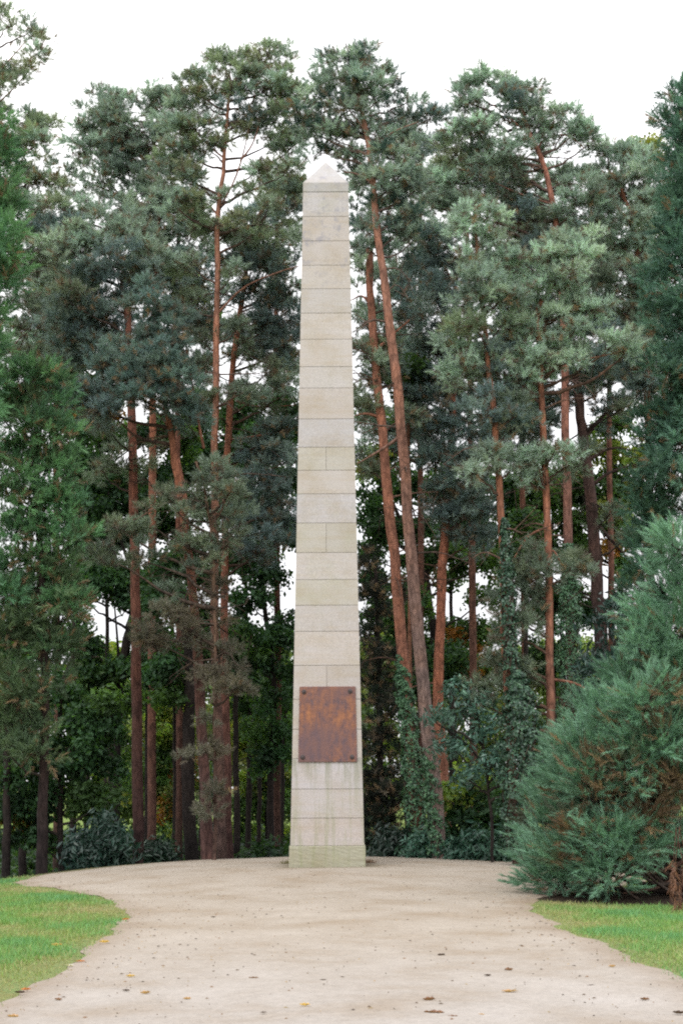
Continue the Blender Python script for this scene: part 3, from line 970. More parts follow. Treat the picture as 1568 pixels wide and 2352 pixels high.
grow('pine_tree', 'short bluish pine left of the double trunk, dense spruce like crown', 'tree', 5.5,
     [(480, 1990), (466, 1720), (453, 1480), (425, 1200), (405, 1080), (390, 980), (374, 880), (360, 760), (352, 660)], 26, 9,
     [(352, 670, 24, 30), (345, 715, 40, 28), (370, 750, 45, 30), (325, 790, 60, 35), (385, 800, 35, 35), (290, 830, 60, 35), (350, 850, 80, 40), (410, 860, 45, 40), (250, 880, 60, 35), (310, 900, 80, 35), (400, 920, 60, 35), (200, 900, 60, 30, dk), (430, 960, 40, 30), (230, 940, 70, 30, dk)],
     pal=[(.135, .215, .21), (.155, .235, .215), (.14, .20, .18)], group=PG, bark=((.09, .05, .045), (.28, .115, .07)), seed=4, dead=8, brown=0.12, density=2.8,
     limbs=[[(468, 1030), (448, 930), (438, 860), (424, 775)], [(430, 1160), (400, 1010), (372, 960), (352, 930)]])
grow('pine_tree', 'thin lower pine with grey hanging dead twigs over the left trunks', 'tree', 4.6,
     [(492, 1992), (494, 1700), (496, 1500), (492, 1350), (486, 1240), (470, 1120), (450, 1060)], 8, 6,
     [(490, 1080, 50, 25, gy_), (530, 1130, 50, 25, gy_), (440, 1130, 60, 25, gy_), (500, 1180, 70, 30, gy_), (400, 1170, 60, 25, gy_), (340, 1210, 70, 25, gy_), (280, 1220, 60, 25, gy_), (540, 1220, 40, 40, gy_), (430, 1240, 60, 30, gy_), (260, 1290, 70, 28, gy_), (330, 1290, 60, 28, gy_), (480, 1290, 60, 40, gy_), (430, 1360, 50, 40, gy_), (500, 1390, 50, 40, th_), (390, 1420, 50, 30, th_), (450, 1460, 50, 40, th_), (510, 1500, 50, 40, th_),
      (480, 1590, 35, 60, th_), (540, 1580, 45, 26, th_), (470, 1720, 26, 60, th_), (485, 1830, 24, 50, th_), (360, 1480, 40, 40, th_)],
     pal=GG, group=PG, bark=((.09, .055, .045), (.16, .10, .07)), seed=5, dead=22, up=0.4, density=1.35,
     limbs=[[(420, 1140), (360, 1165), (318, 1190), (270, 1205)], [(470, 1300), (440, 1340), (420, 1390), (395, 1430)], [(480, 1210), (510, 1170), (520, 1110)]])
grow('pine_tree', 'tall pine with straight orange trunk left of the obelisk, forked below its broad top', 'tree', 8,
     [(509, 1990), (502, 1700), (493, 1400), (493, 1100), (496, 900), (499, 700), (500, 490), (514, 400), (518, 300), (530, 190)], 24, 7,
     [(440, 205, 38, 25), (425, 245, 36, 25), (480, 175, 30, 25), (512, 150, 30, 25), (560, 150, 40, 25), (610, 135, 35, 25), (642, 135, 26, 35), (655, 185, 30, 40), (545, 200, 60, 30), (600, 205, 60, 35), (470, 240, 60, 25), (680, 225, 25, 35), (640, 255, 50, 28), (560, 260, 60, 25, dk), (600, 292, 60, 18), (400, 290, 45, 28), (450, 300, 60, 25), (480, 345, 60, 25), (420, 345, 50, 25), (640, 320, 45, 28), (400, 400, 50, 30), (450, 430, 60, 25), (600, 390, 40, 25, sp), (670, 340, 40, 30), (655, 400, 45, 30), (400, 470, 50, 30), (560, 440, 40, 20, sp), (450, 505, 50, 28), (520, 540, 60, 22), (600, 520, 70, 30), (660, 470, 40, 40), (450, 620, 45, 22), (440, 700, 45, 24, dict(pal=GG)), (530, 640, 40, 18, sp), (460, 780, 36, 22, gy_), (540, 760, 40, 18, gy_), (450, 850, 36, 22, gy_), (560, 900, 50, 20, gy_), (470, 930, 36, 20, gy_)],
     pal=G1 + GT, group=PG, bark=((.11, .07, .06), (.29, .14, .095)), seed=6, dead=14, back=0.35,
     limbs=[[(504, 480), (540, 410), (562, 340), (572, 290)], [(517, 365), (480, 335), (440, 290), (412, 258)], [(500, 495), (478, 470), (455, 475)], [(552, 370), (580, 330), (600, 270)], [(500, 720), (560, 660), (640, 625), (690, 610)]])
grow('pine_tree', 'pine with leaning upper trunk between the forked pine and the obelisk', 'tree', 9.5,
     [(524, 1990), (520, 1700), (516, 1400), (522, 1060), (534, 860), (550, 730), (564, 640), (572, 540), (610, 470)], 22, 8,
     [(640, 430, 40, 30), (580, 560, 60, 28), (640, 560, 55, 35), (560, 610, 60, 25, dk), (620, 620, 70, 30, dk), (660, 650, 30, 25), (600, 690, 70, 30, dk), (640, 740, 55, 30, dk), (590, 760, 60, 30, dk), (650, 790, 50, 35, dk), (560, 820, 60, 28, gy_), (630, 850, 60, 30, dict(pal=GG)), (660, 900, 40, 30), (590, 910, 50, 25, gy_), (640, 990, 60, 30, dk), (590, 1040, 70, 28, dk), (650, 1060, 45, 30, dk), (600, 1110, 70, 28, dk), (640, 1160, 55, 32, dk), (580, 1190, 60, 28, dk), (640, 1240, 50, 30, dk), (590, 1270, 60, 28, dk), (640, 700, 40, 30, dk)],
     pal=G1, group=PG, bark=((.09, .05, .045), (.30, .12, .075)), seed=7, dead=16,
     limbs=[[(545, 800), (600, 830), (660, 850)], [(525, 1010), (600, 1000), (670, 985)], [(540, 920), (600, 935), (680, 930)]])
grow('pine_tree', 'leaning pine with pinkish grey lower trunk, its top rising behind the obelisk cap', 'tree', 5,
     [(1010, 1960), (986, 1700), (963, 1500), (946, 1300), (933, 1130), (916, 930), (898, 780), (880, 650), (868, 560), (858, 450), (852, 370), (838, 290), (818, 200)], 34, 10,
     [(845, 125, 18, 16), (800, 140, 40, 18), (760, 140, 26, 16), (770, 175, 45, 20), (835, 165, 40, 22), (880, 200, 28, 22), (810, 210, 70, 25), (750, 220, 40, 22), (860, 235, 60, 25), (935, 235, 40, 22), (790, 265, 60, 25), (740, 290, 35, 25), (900, 270, 50, 22, dk), (960, 265, 45, 20, dk), (990, 270, 30, 16, dk), (820, 305, 60, 25), (770, 320, 55, 25), (740, 345, 40, 22), (890, 320, 55, 25), (950, 310, 40, 20), (900, 370, 60, 25), (800, 355, 40, 22), (940, 390, 50, 22), (830, 410, 30, 22, gy_), (900, 430, 60, 22), (950, 440, 40, 20), (880, 480, 30, 18, sp), (940, 500, 50, 18), (840, 530, 30, 22), (905, 545, 50, 20), (850, 575, 40, 22), (940, 560, 35, 16), (700, 260, 30, 25), (715, 300, 28, 25)],
     pal=G1 + [(.07, .13, .115)], group=PG, bark=((.21, .155, .14), (.28, .14, .10)), seed=8, dead=12, back=0.4,
     limbs=[[(856, 420), (820, 400), (790, 395)], [(848, 350), (900, 305), (960, 280)], [(922, 1000), (880, 1030), (820, 1065)], [(840, 300), (800, 250), (785, 210)]])
grow('pine_tree', 'orange red leaning pine nearest the right side of the obelisk, ivy round its foot', 'tree', 7,
     [(962, 1950), (942, 1700), (923, 1500), (909, 1330), (891, 1150), (878, 1000), (863, 850), (853, 700), (848, 570)], 31, 17,
     [(845, 640, 36, 22, sp), (870, 690, 36, 22, sp), (830, 740, 32, 22), (860, 770, 45, 25), (840, 815, 45, 25), (890, 810, 40, 22, dict(pal=GT)), (840, 870, 40, 22, gy_), (920, 860, 40, 25, dict(pal=GB)), (850, 1080, 35, 25, gy_), (845, 940, 35, 25, gy_), (930, 680, 40, 22, dk), (940, 740, 40, 25, dk), (935, 950, 30, 25, gy_)],
     pal=G1, group=PG, bark=((.19, .09, .065), (.27, .12, .08)), seed=9, dead=14, back=0.5,
     limbs=[[(853, 700), (830, 680), (806, 690)], [(868, 800), (900, 770), (940, 735)], [(880, 960), (840, 950), (815, 955)]])
grow('pine_tree', 'dark bluish pine beside the leaning pair, short orange trunk leaning rightward', 'tree', 9,
     [(1022, 1850), (1008, 1680), (1005, 1600), (1012, 1400), (1024, 1200), (1036, 1000), (1044, 800), (1046, 660)], 29, 14,
     [(1000, 570, 50, 30), (980, 630, 45, 28), (1040, 620, 45, 28), (1000, 690, 60, 32), (960, 740, 45, 28), (1040, 760, 50, 30), (990, 810, 60, 32), (1060, 840, 60, 32), (1010, 880, 60, 32), (970, 930, 40, 25), (1050, 930, 60, 32), (1010, 985, 65, 32), (1080, 1000, 50, 32), (1040, 1050, 60, 32), (990, 1060, 40, 28), (1060, 1110, 55, 32), (1010, 1140, 45, 30), (1090, 1170, 50, 32), (1050, 1200, 45, 30), (1090, 1240, 38, 34)],
     pal=GB, group=PG, bark=((.24, .11, .075), (.30, .12, .075)), seed=10, dead=10, density=3.2)
grow('pine_tree', 'pine with rounded pale green lobes on the right, slim trunk wrapped with ivy midway', 'tree', 2.5,
     [(1186, 1965), (1172, 1750), (1162, 1500), (1152, 1250), (1142, 1060), (1124, 870), (1104, 670), (1088, 520)], 25, 9,
     [(1080, 495, 38, 25), (1110, 520, 40, 25), (1065, 540, 30, 28), (1120, 570, 45, 25), (1080, 590, 50, 25), (1140, 625, 55, 25), (1090, 650, 55, 25), (1160, 670, 40, 22), (1060, 700, 50, 25), (1120, 700, 60, 25), (1090, 750, 50, 28, dict(pal=GT)), (1150, 750, 50, 25), (1060, 800, 40, 28), (1110, 820, 50, 25, dict(pal=GB)), (1070, 880, 55, 25), (1140, 880, 45, 25, dict(pal=GB)), (1120, 940, 50, 25, dict(pal=GB)), (1130, 1050, 60, 20), (1080, 1085, 40, 16), (1180, 1065, 40, 20), (1160, 1000, 50, 25, dict(pal=GB)), (1190, 950, 50, 30, dict(pal=GG))],
     pal=G2 + G1, group=PG, bark=((.10, .055, .045), (.25, .11, .07)), seed=11, dead=8)
grow('pine_tree', 'foremost pine on the right with pale flat sprays reaching left and right', 'tree', 3,
     [(1272, 1960), (1266, 1740), (1262, 1480), (1256, 1200), (1246, 950), (1236, 790), (1232, 715), (1258, 665), (1275, 590)], 23, 9,
     [(1300, 555, 50, 22), (1340, 575, 40, 22), (1260, 590, 50, 22), (1310, 600, 60, 22), (1220, 620, 45, 20), (1280, 640, 60, 22), (1180, 670, 45, 20), (1235, 665, 50, 20), (1150, 695, 36, 18), (1340, 690, 30, 14), (1300, 715, 45, 15), (1345, 712, 22, 12), (1255, 735, 40, 15), (1290, 780, 45, 20), (1250, 800, 40, 20), (1320, 815, 55, 16), (1390, 810, 50, 15), (1440, 805, 30, 14), (1210, 830, 60, 18), (1155, 830, 45, 16), (1275, 835, 60, 18), (1130, 845, 25, 14), (1170, 875, 50, 16), (1225, 865, 45, 16), (1160, 920, 40, 14), (1270, 1040, 45, 18), (1220, 1055, 40, 18), (1190, 1085, 28, 20), (1240, 1090, 40, 16), (1310, 1065, 36, 15, gy_),
      (1250, 1290, 50, 18, gy_), (1200, 1300, 45, 18, gy_), (1310, 1300, 35, 16, gy_), (1170, 1340, 40, 25, gy_), (1225, 1345, 45, 22, gy_), (1160, 1400, 40, 25, gy_), (1210, 1400, 36, 25, gy_), (1190, 1460, 40, 28, gy_), (1150, 1500, 40, 25, gy_), (1180, 1530, 40, 25, gy_), (1130, 1560, 45, 25, gy_), (1100, 1600, 30, 20, gy_), (1180, 1590, 30, 25, gy_)],
     pal=G2, group=PG, bark=((.16, .085, .065), (.29, .125, .08)), seed=12, dead=14, density=2.8,
     limbs=[[(1256, 1210), (1210, 1235), (1170, 1300)], [(1232, 740), (1200, 720), (1170, 700)], [(1240, 850), (1320, 830), (1420, 810)], [(1254, 1280), (1270, 1265), (1290, 1300)], [(1262, 1560), (1320, 1570), (1370, 1600)]])
grow('pine_tree', 'great broad pine topping the skyline on the right, reddish bare stretch of upper trunk', 'tree', 8.5,
     [(1318, 1960), (1312, 1700), (1306, 1300), (1299, 1000), (1293, 750), (1284, 600), (1268, 460), (1240, 360), (1212, 300), (1190, 220)], 27, 9,
     [(1110, 185, 18, 22), (1090, 210, 40, 22), (1055, 230, 28, 22), (1140, 205, 45, 22), (1190, 190, 35, 18), (1225, 215, 26, 28), (1180, 240, 60, 20, dk), (1215, 260, 40, 18), (1080, 255, 45, 20), (1120, 250, 40, 18), (1250, 285, 40, 16), (1300, 270, 45, 18), (1330, 300, 35, 22), (1350, 335, 25, 22), (1160, 300, 60, 20), (1100, 310, 60, 25), (1050, 310, 40, 25), (1220, 300, 40, 16), (1050, 360, 50, 28, dict(pal=GT)), (1110, 360, 60, 25), (1170, 345, 60, 22), (1240, 335, 50, 18), (1290, 310, 50, 16), (1020, 410, 40, 28), (1080, 420, 55, 28), (1140, 390, 55, 25), (1030, 470, 50, 28), (1100, 470, 50, 25), (990, 470, 40, 25, sp), (1180, 420, 45, 28, dict(pal=GG)), (1220, 450, 50, 28, dict(pal=GG, den=.7)), (1170, 480, 50, 28, dk), (1310, 420, 55, 22), (1350, 445, 45, 22), (1330, 480, 50, 22), (1250, 520, 40, 22), (1200, 530, 60, 28, dict(pal=GG)), (1310, 530, 55, 25), (1170, 590, 45, 30, dict(pal=GG)), (1370, 500, 45, 25), (1220, 570, 40, 25, dk), (1000, 530, 45, 25), (1360, 640, 50, 30, dict(pal=GG)), (1390, 580, 40, 25)],
     pal=G1 + G2[:1], group=PG, bark=((.13, .09, .085), (.28, .125, .09)), seed=13, dead=14, back=0.35,
     limbs=[[(1230, 350), (1250, 320), (1300, 310), (1340, 340)], [(1215, 310), (1180, 280), (1130, 240)], [(1270, 470), (1180, 440), (1100, 400)]])
grow('pine_tree', 'pine at the right with slender trunk in front of the dark sequoia column', 'tree', 9,
     [(1500, 1960), (1495, 1500), (1490, 1100), (1480, 800), (1466, 620), (1452, 520), (1425, 430)], 22, 8,
     [(1390, 355, 36, 22), (1430, 350, 40, 22), (1480, 370, 40, 25), (1400, 400, 50, 25), (1460, 410, 50, 25), (1510, 400, 36, 28), (1420, 450, 50, 25), (1480, 460, 45, 25), (1390, 480, 40, 25), (1440, 500, 50, 22), (1430, 560, 45, 25), (1480, 560, 36, 25), (1400, 600, 45, 28), (1460, 620, 50, 28), (1420, 660, 50, 28), (1480, 690, 45, 30, dict(pal=GG)), (1430, 720, 50, 30, dict(pal=GG)), (1470, 770, 45, 30, dict(pal=GG)), (1420, 800, 50, 30, dk), (1460, 850, 50, 30, dk), (1500, 900, 40, 40, dk), (1480, 980, 30, 30, gy_)],
     pal=G1, group=PG, bark=((.13, .07, .055), (.28, .12, .075)), seed=14, dead=10, limbs=[[(1440, 470), (1410, 430), (1380, 390)]])
grow('pine_tree', 'half hidden pine filling the dark gap behind the pale lobed pine', 'tree', 13,
     [(1090, 1985), (1085, 1500), (1080, 1000), (1075, 700), (1070, 500)], 22, 9,
     [(1000, 350, 45, 30, sp), (1010, 420, 50, 30, sp), (1180, 620, 60, 40, dk), (1200, 700, 60, 40, dk), (1180, 780, 60, 40, dk), (1150, 950, 60, 50, dk), (1200, 980, 60, 45, dk), (1230, 900, 50, 40, dk), (960, 620, 40, 30, dk), (950, 540, 36, 25, sp), (940, 830, 40, 40, dk), (950, 900, 45, 40, dk), (940, 1000, 40, 40, dict(pal=GB, den=.7)), (1340, 760, 60, 40, dk), (1380, 720, 50, 40, dk), (1350, 880, 50, 25, dk), (1390, 860, 50, 30, dk), (1400, 940, 60, 30, dict(pal=GB, den=.7)), (1290, 680, 40, 40, dk)],
     pal=GB, group=PG, bark=((.05, .035, .03), (.14, .07, .05)), seed=15, dead=4)
grow('pine_tree', 'broken dark trunked pine at right with crooked limbs against the yellow green leaves', 'tree', 12,
     [(1392, 1960), (1378, 1480), (1370, 1350), (1356, 1150), (1338, 1010), (1330, 930), (1322, 850)], 36, 20,
     [(1340, 830, 60, 30, dk), (1400, 880, 60, 25, gy_), (1440, 930, 50, 25, gy_), (1300, 920, 40, 25, dk), (1440, 1230, 45, 14, gy_), (1400, 1180, 45, 14, gy_), (1450, 1400, 50, 14, gy_)],
     pal=GB, group=PG, bark=((.035, .026, .027), (.075, .045, .04)), seed=16, dead=14, up=0.3,
     limbs=[[(1338, 1010), (1380, 960), (1430, 915), (1470, 905)], [(1375, 1210), (1420, 1260), (1470, 1320)], [(1352, 1120), (1400, 1085), (1480, 1060)], [(1345, 1060), (1400, 1030), (1460, 1035)]])

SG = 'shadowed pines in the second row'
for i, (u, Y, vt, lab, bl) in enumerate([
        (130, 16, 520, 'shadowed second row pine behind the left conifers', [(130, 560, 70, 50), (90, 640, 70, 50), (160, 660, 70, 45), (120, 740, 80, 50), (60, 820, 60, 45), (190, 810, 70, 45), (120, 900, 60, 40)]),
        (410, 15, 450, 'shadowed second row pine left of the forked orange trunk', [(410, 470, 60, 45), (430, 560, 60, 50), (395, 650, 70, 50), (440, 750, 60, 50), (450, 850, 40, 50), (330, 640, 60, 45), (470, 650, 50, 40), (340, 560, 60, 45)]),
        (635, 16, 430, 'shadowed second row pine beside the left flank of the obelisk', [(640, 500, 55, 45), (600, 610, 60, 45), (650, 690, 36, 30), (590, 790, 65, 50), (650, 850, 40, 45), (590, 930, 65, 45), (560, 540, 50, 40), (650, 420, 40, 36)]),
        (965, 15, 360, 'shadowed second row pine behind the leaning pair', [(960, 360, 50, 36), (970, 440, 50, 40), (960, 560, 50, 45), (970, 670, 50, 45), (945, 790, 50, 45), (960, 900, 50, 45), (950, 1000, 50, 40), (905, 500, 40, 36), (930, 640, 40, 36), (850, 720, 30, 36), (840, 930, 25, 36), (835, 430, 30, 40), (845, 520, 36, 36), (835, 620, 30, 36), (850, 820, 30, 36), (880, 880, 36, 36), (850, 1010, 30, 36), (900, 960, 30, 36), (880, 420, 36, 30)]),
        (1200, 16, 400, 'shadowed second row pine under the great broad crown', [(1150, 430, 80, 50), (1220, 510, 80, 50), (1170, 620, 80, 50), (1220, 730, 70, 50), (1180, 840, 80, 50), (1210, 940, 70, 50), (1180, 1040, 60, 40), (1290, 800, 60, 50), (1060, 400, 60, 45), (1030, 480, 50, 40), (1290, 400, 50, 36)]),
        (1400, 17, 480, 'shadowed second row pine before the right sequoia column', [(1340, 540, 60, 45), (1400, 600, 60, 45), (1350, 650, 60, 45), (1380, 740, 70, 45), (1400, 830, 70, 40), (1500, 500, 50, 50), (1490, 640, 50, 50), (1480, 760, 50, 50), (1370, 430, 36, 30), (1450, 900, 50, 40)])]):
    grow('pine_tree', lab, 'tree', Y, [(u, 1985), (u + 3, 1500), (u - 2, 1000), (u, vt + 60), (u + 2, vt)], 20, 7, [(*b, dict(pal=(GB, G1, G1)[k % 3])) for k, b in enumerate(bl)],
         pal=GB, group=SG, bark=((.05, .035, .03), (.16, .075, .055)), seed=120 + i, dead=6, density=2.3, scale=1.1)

# ------------------------------------------------------------------ sequoias and cypress-like conifers at the sides
SQ = [(.145, .28, .19), (.185, .335, .235), (.115, .23, .15)]
SQD = [(.07, .15, .11), (.085, .175, .125), (.08, .16, .10)]
LG = [(.12, .255, .125), (.15, .295, .14), (.10, .215, .12)]
LO = [(.115, .18, .095), (.13, .19, .10), (.10, .16, .09)]
grow('sequoia', 'bright green conifer column cut by the upper left edge of the picture', 'tree', 2,
     [(-70, 2020), (-65, 1200), (-60, 600), (-55, 180)], 60, 10,
     [(-25, 320, 30, 50), (-10, 390, 42, 50), (-25, 330, 40, 50), (-5, 470, 46, 50), (-20, 560, 56, 60), (-10, 640, 50, 50), (-15, 720, 46, 50), (-40, 830, 60, 70), (-60, 480, 50, 120), (-60, 700, 50, 120), (-45, 950, 50, 100), (-10, 880, 30, 40)],
     kind='cedar', pal=LG, density=3.2, brown=0.10, bark=((.07, .035, .025), (.12, .06, .04)), seed=31, bdepth=1.2)
grow('cypress', 'bushy green conifer with brown flecks in the left foreground, thin dark trunk', 'tree', 3,
     [(96, 1995), (100, 1800), (104, 1560), (95, 1300), (85, 1050), (80, 900)], 30, 8,
     [(25, 880, 45, 40), (95, 880, 36, 45), (120, 930, 36, 40), (60, 940, 50, 40), (20, 980, 50, 50), (95, 1000, 55, 45), (140, 1010, 30, 40), (40, 1060, 55, 45), (110, 1080, 55, 45), (155, 1100, 25, 40), (20, 1140, 50, 50), (85, 1160, 55, 45), (140, 1180, 40, 45), (40, 1230, 50, 50), (110, 1250, 50, 45), (165, 1250, 24, 40), (20, 1310, 50, 50), (90, 1330, 50, 45), (140, 1340, 40, 45), (10, 1390, 40, 50), (75, 1410, 50, 45, dict(pal=LO)), (130, 1420, 45, 45), (155, 1400, 24, 40), (30, 1470, 50, 45, dict(pal=LO)), (100, 1490, 45, 40, dict(pal=LO)), (140, 1490, 30, 35),
      (20, 1560, 40, 40, dict(pal=LO, den=.7)), (20, 1660, 45, 35, dict(pal=LO, den=.8)), (60, 1700, 45, 35, dict(pal=LO, den=.8)), (15, 1730, 36, 30, dict(pal=LO, den=.8)), (110, 1560, 36, 30, dict(pal=LO, den=.7)), (60, 1600, 40, 30, dict(pal=LO, den=.7)), (90, 1730, 26, 25, dict(pal=LO, den=.8)), (30, 1620, 40, 30, dict(pal=LO, den=.7))],
     kind='cedar', pal=LG + LO[:1], density=3.6, brown=0.16, bark=((.022, .017, .017), (.04, .026, .024)), seed=32)
grow('sequoia', 'tall dark blue green sequoia column cut by the right edge of the picture', 'tree', 4,
     [(1640, 2000), (1635, 1200), (1625, 700), (1600, 150)], 60, 10,
     [(1560, 230, 22, 30), (1545, 280, 34, 28), (1560, 330, 34, 35), (1580, 260, 40, 60), (1555, 390, 30, 35), (1560, 450, 40, 40), (1545, 520, 40, 40), (1560, 590, 50, 45), (1530, 640, 36, 35), (1560, 690, 55, 45), (1515, 720, 36, 35), (1545, 770, 55, 40), (1570, 840, 50, 50), (1540, 860, 45, 45), (1560, 930, 50, 45, dict(pal=SQD)), (1530, 970, 45, 45, dict(pal=SQD)), (1560, 1020, 50, 45), (1510, 1040, 40, 40, dict(pal=SQD)), (1545, 1090, 50, 45), (1500, 1120, 36, 40, dict(pal=SQD)), (1540, 1170, 50, 45, dict(pal=SQD)), (1490, 1190, 40, 40, dict(pal=SQD)), (1520, 1240, 50, 40), (1480, 1260, 40, 40, dict(pal=SQD)), (1470, 1330, 36, 40, dict(pal=SQD)), (1600, 600, 60, 300), (1600, 1000, 60, 250)],
     kind='cedar', pal=[(.12, .235, .175), (.145, .265, .20), (.095, .19, .15)], density=3.2, brown=0.08, bark=((.07, .035, .025), (.12, .06, .04)), seed=33)
_L = {1250: 1272, 1225: 1250, 1235: 1258, 1290: 1306, 1280: 1296, 1270: 1288}
young = [(u, v, a, b, dict(dY=d, pal=[(.16, .105, .065), (.13, .095, .06), (.10, .13, .08)], brown=.4, den=.42)) for u, v, a, b, d in ((1430, 1768, 16, 22, -2.3), (1392, 1815, 15, 18, -2.2), (1322, 1905, 18, 26, -1.9), (1312, 1985, 14, 36, -1.8), (1505, 1835, 30, 22, -2.2), (1468, 1872, 30, 18, -2.2), (1520, 1705, 18, 30, -2.4), (1562, 1800, 20, 18, -2.3), (1545, 1600, 16, 26, -2.2), (1350, 1770, 16, 18, -1.9), (1535, 1880, 36, 18, -2.0))] + [(u, v, 60, 55, dict(dY=.7, pal=[(.05, .085, .065), (.06, .07, .045)], brown=.4)) for u, v in ((1540, 1400), (1520, 1520), (1480, 1620), (1420, 1720), (1360, 1800), (1300, 1880), (1290, 1960), (1380, 1900), (1440, 1850), (1520, 1800), (1520, 1900), (1560, 1700), (1420, 1980))] + [(1560, 1270, 45, 45), (1530, 1340, 45, 45), (1575, 1380, 50, 50), (1500, 1420, 42, 45), (1550, 1450, 55, 45), (1470, 1490, 40, 40), (1520, 1530, 55, 45), (1570, 1560, 50, 50), (1440, 1560, 36, 38), (1480, 1610, 60, 45, dict(dY=-2.2)), (1540, 1640, 50, 45, dict(dY=-1.8)),
         (1400, 1620, 40, 38), (1440, 1670, 55, 42, dict(dY=-1.8)), (1360, 1650, 32, 35), (1380, 1710, 55, 45, dict(dY=-1.6)), (1320, 1700, 34, 38), (1330, 1760, 50, 45, dict(dY=-1.4)), (1500, 1720, 50, 42, dict(dY=-2.2)), (1290, 1760, 34, 36), (1290, 1820, 50, 45, dict(dY=-1.2)), (1250, 1840, 34, 40), (1250, 1900, 48, 45, dict(dY=-1.0)), (1225, 1920, 30, 40), (1360, 1830, 50, 45, dict(dY=-1.8, brown=.35)), (1440, 1780, 50, 42, dict(dY=-2.0, brown=.3)), (1540, 1790, 45, 40, dict(dY=-2.0, brown=.35)),
         (1225, 1985, 36, 36, dict(dY=-1.0)), (1270, 1975, 50, 42, dict(dY=-1.3)), (1235, 2030, 36, 24, dict(dY=-1.1)), (1280, 2030, 45, 28, dict(dY=-1.4)), (1330, 1930, 45, 42, dict(dY=-1.6, brown=.3)), (1310, 2020, 30, 40, dict(dY=-1.3, brown=.4)), (1400, 1925, 55, 40, dict(dY=-2.3)), (1400, 1985, 55, 42, dict(dY=-2.3)), (1390, 2022, 36, 22, dict(dY=-2.2)), (1440, 1960, 40, 40, dict(dY=-2.2)), (1490, 1930, 50, 30, dict(dY=-2.0)), (1545, 1930, 50, 25, dict(dY=-2.0)), (1570, 1850, 40, 30, dict(dY=-1.5, brown=.35)), (1570, 1690, 50, 50, dict(dY=-1.8))]
ybase = gp(1585, 2040)
young = [((_L.get(b[0], b[0]) if b[1] > 1750 else b[0]), *b[1:]) for b in young]
YS = -4.182
grow('sequoia', 'low broad young sequoia leaning over the right lawn, boughs down to the grass', 'tree', YS,
     [(1610, 2045), (1612, 1800), (1612, 1500), (1608, 1180)], 42, 8, young,
     kind='plume', pal=SQ, density=4.4, brown=0.06, bark=((.06, .035, .028), (.10, .055, .04)), seed=34, scale=0.95, up=0.35, limb_r=0.8, dead=0,
     limbs=[[(1610, 1960, 0), (1520, 2000, -1.2), (1440, 2010, -1.8), (1390, 2040, -2.2)], [(1610, 1930, 0), (1500, 1960, -1.0), (1400, 1990, -1.6)], [(1610, 1990, 0), (1500, 2040, -1.2), (1430, 2052, -1.6)], [(1610, 1900, 0), (1540, 1880, -1), (1480, 1900, -1.6)]])

# dry hanging branch at the foot of the young sequoia
bp = gp(1552, 2094)
fo = Foliage('plume', 77)
rngB = np.random.default_rng(77)
db = empty('dry_branch', tuple(bp)); tag(db, 'rusty brown dead spray hanging to the grass at the right edge', 'branch')
tb = Tubes()
for k in range(9):
    a0 = bp + np.array([rngB.uniform(.0, .3), rngB.uniform(-.15, .3), rngB.uniform(.9, 1.3)]); a1 = bp + np.array([rngB.uniform(-.16, .45), rngB.uniform(-.25, .2), rngB.uniform(.02, .12)])
    q = spline([a0, (a0 + a1) / 2 + rngB.normal(0, .06, 3), a1], 8)
    tb.add(q, np.linspace(.007, .003, 8), (.11, .055, .04), 4)
    m = 9
    i_ = rngB.integers(3, 8, m)
    fo.put(q[i_] + rngB.normal(0, .02, (m, 3)), (a1 - a0) * .6 + rngB.normal(0, .18, (m, 3)), np.array([.20, .10, .06]) * rngB.uniform(.5, 1.3, (m, 1)), .62)
tb.build('stem', M_DARKBARK, db, bp); fo.build('needles', M_NEEDLE, db, bp)

# ------------------------------------------------------------------ broad-leaved trees behind
DG = [(.042, .10, .044), (.05, .112, .048), (.036, .08, .042)]
MG = [(.08, .155, .048), (.065, .13, .04), (.06, .115, .045)]
YG = [(.17, .235, .055), (.14, .22, .05), (.20, .225, .055)]
OR = [(.28, .12, .025), (.22, .12, .03), (.09, .12, .03)]
BK = ((.022, .018, .017), (.03, .024, .022))
BG = 'broad leaved trees under and behind the pines'
dd = dict(kind='leaf', bark=BK, barkmat=M_DARKBARK, group=BG, brown=0.0, up=0.4, density=3.2, bdepth=1.3)
o_ = dict(pal=OR, den=.6); y_ = dict(pal=YG); m_ = dict(pal=MG)
grow('broadleaf_tree', 'dark forked tree seen against the sky left of the reddish pine trunk', 'tree', 16,
     [(262, 1985), (264, 1750), (272, 1600), (290, 1480), (300, 1430), (318, 1380)], 34, 14,
     [(200, 1080, 60, 40), (250, 1120, 50, 40), (180, 1150, 50, 40), (300, 1150, 50, 40), (230, 1180, 60, 40), (190, 1320, 50, 40), (280, 1340, 50, 35), (180, 1380, 45, 35), (330, 1380, 40, 35), (230, 1360, 50, 30), (180, 1490, 40, 30), (350, 1440, 40, 30), (300, 1540, 40, 25), (210, 1560, 50, 30), (180, 1000, 50, 35, dict(den=.6)), (220, 960, 60, 30, o_)],
     pal=DG, seed=41, limbs=[[(275, 1580), (272, 1500), (266, 1420), (258, 1340)], [(300, 1430), (340, 1400), (380, 1330)]], **dd)
grow('broadleaf_tree', 'tree with black leaning trunk close left of the double pine trunks', 'tree', 11,
     [(442, 1992), (434, 1850), (432, 1700), (436, 1600), (430, 1450), (415, 1350)], 34, 20,
     [(380, 1330, 50, 35), (420, 1280, 50, 35), (360, 1400, 45, 30), (390, 1540, 50, 35), (470, 1330, 45, 35), (400, 1600, 45, 30, m_), (360, 1560, 40, 30)],
     pal=DG, seed=42, limbs=[[(430, 1470), (400, 1400), (370, 1330)]], **dd)
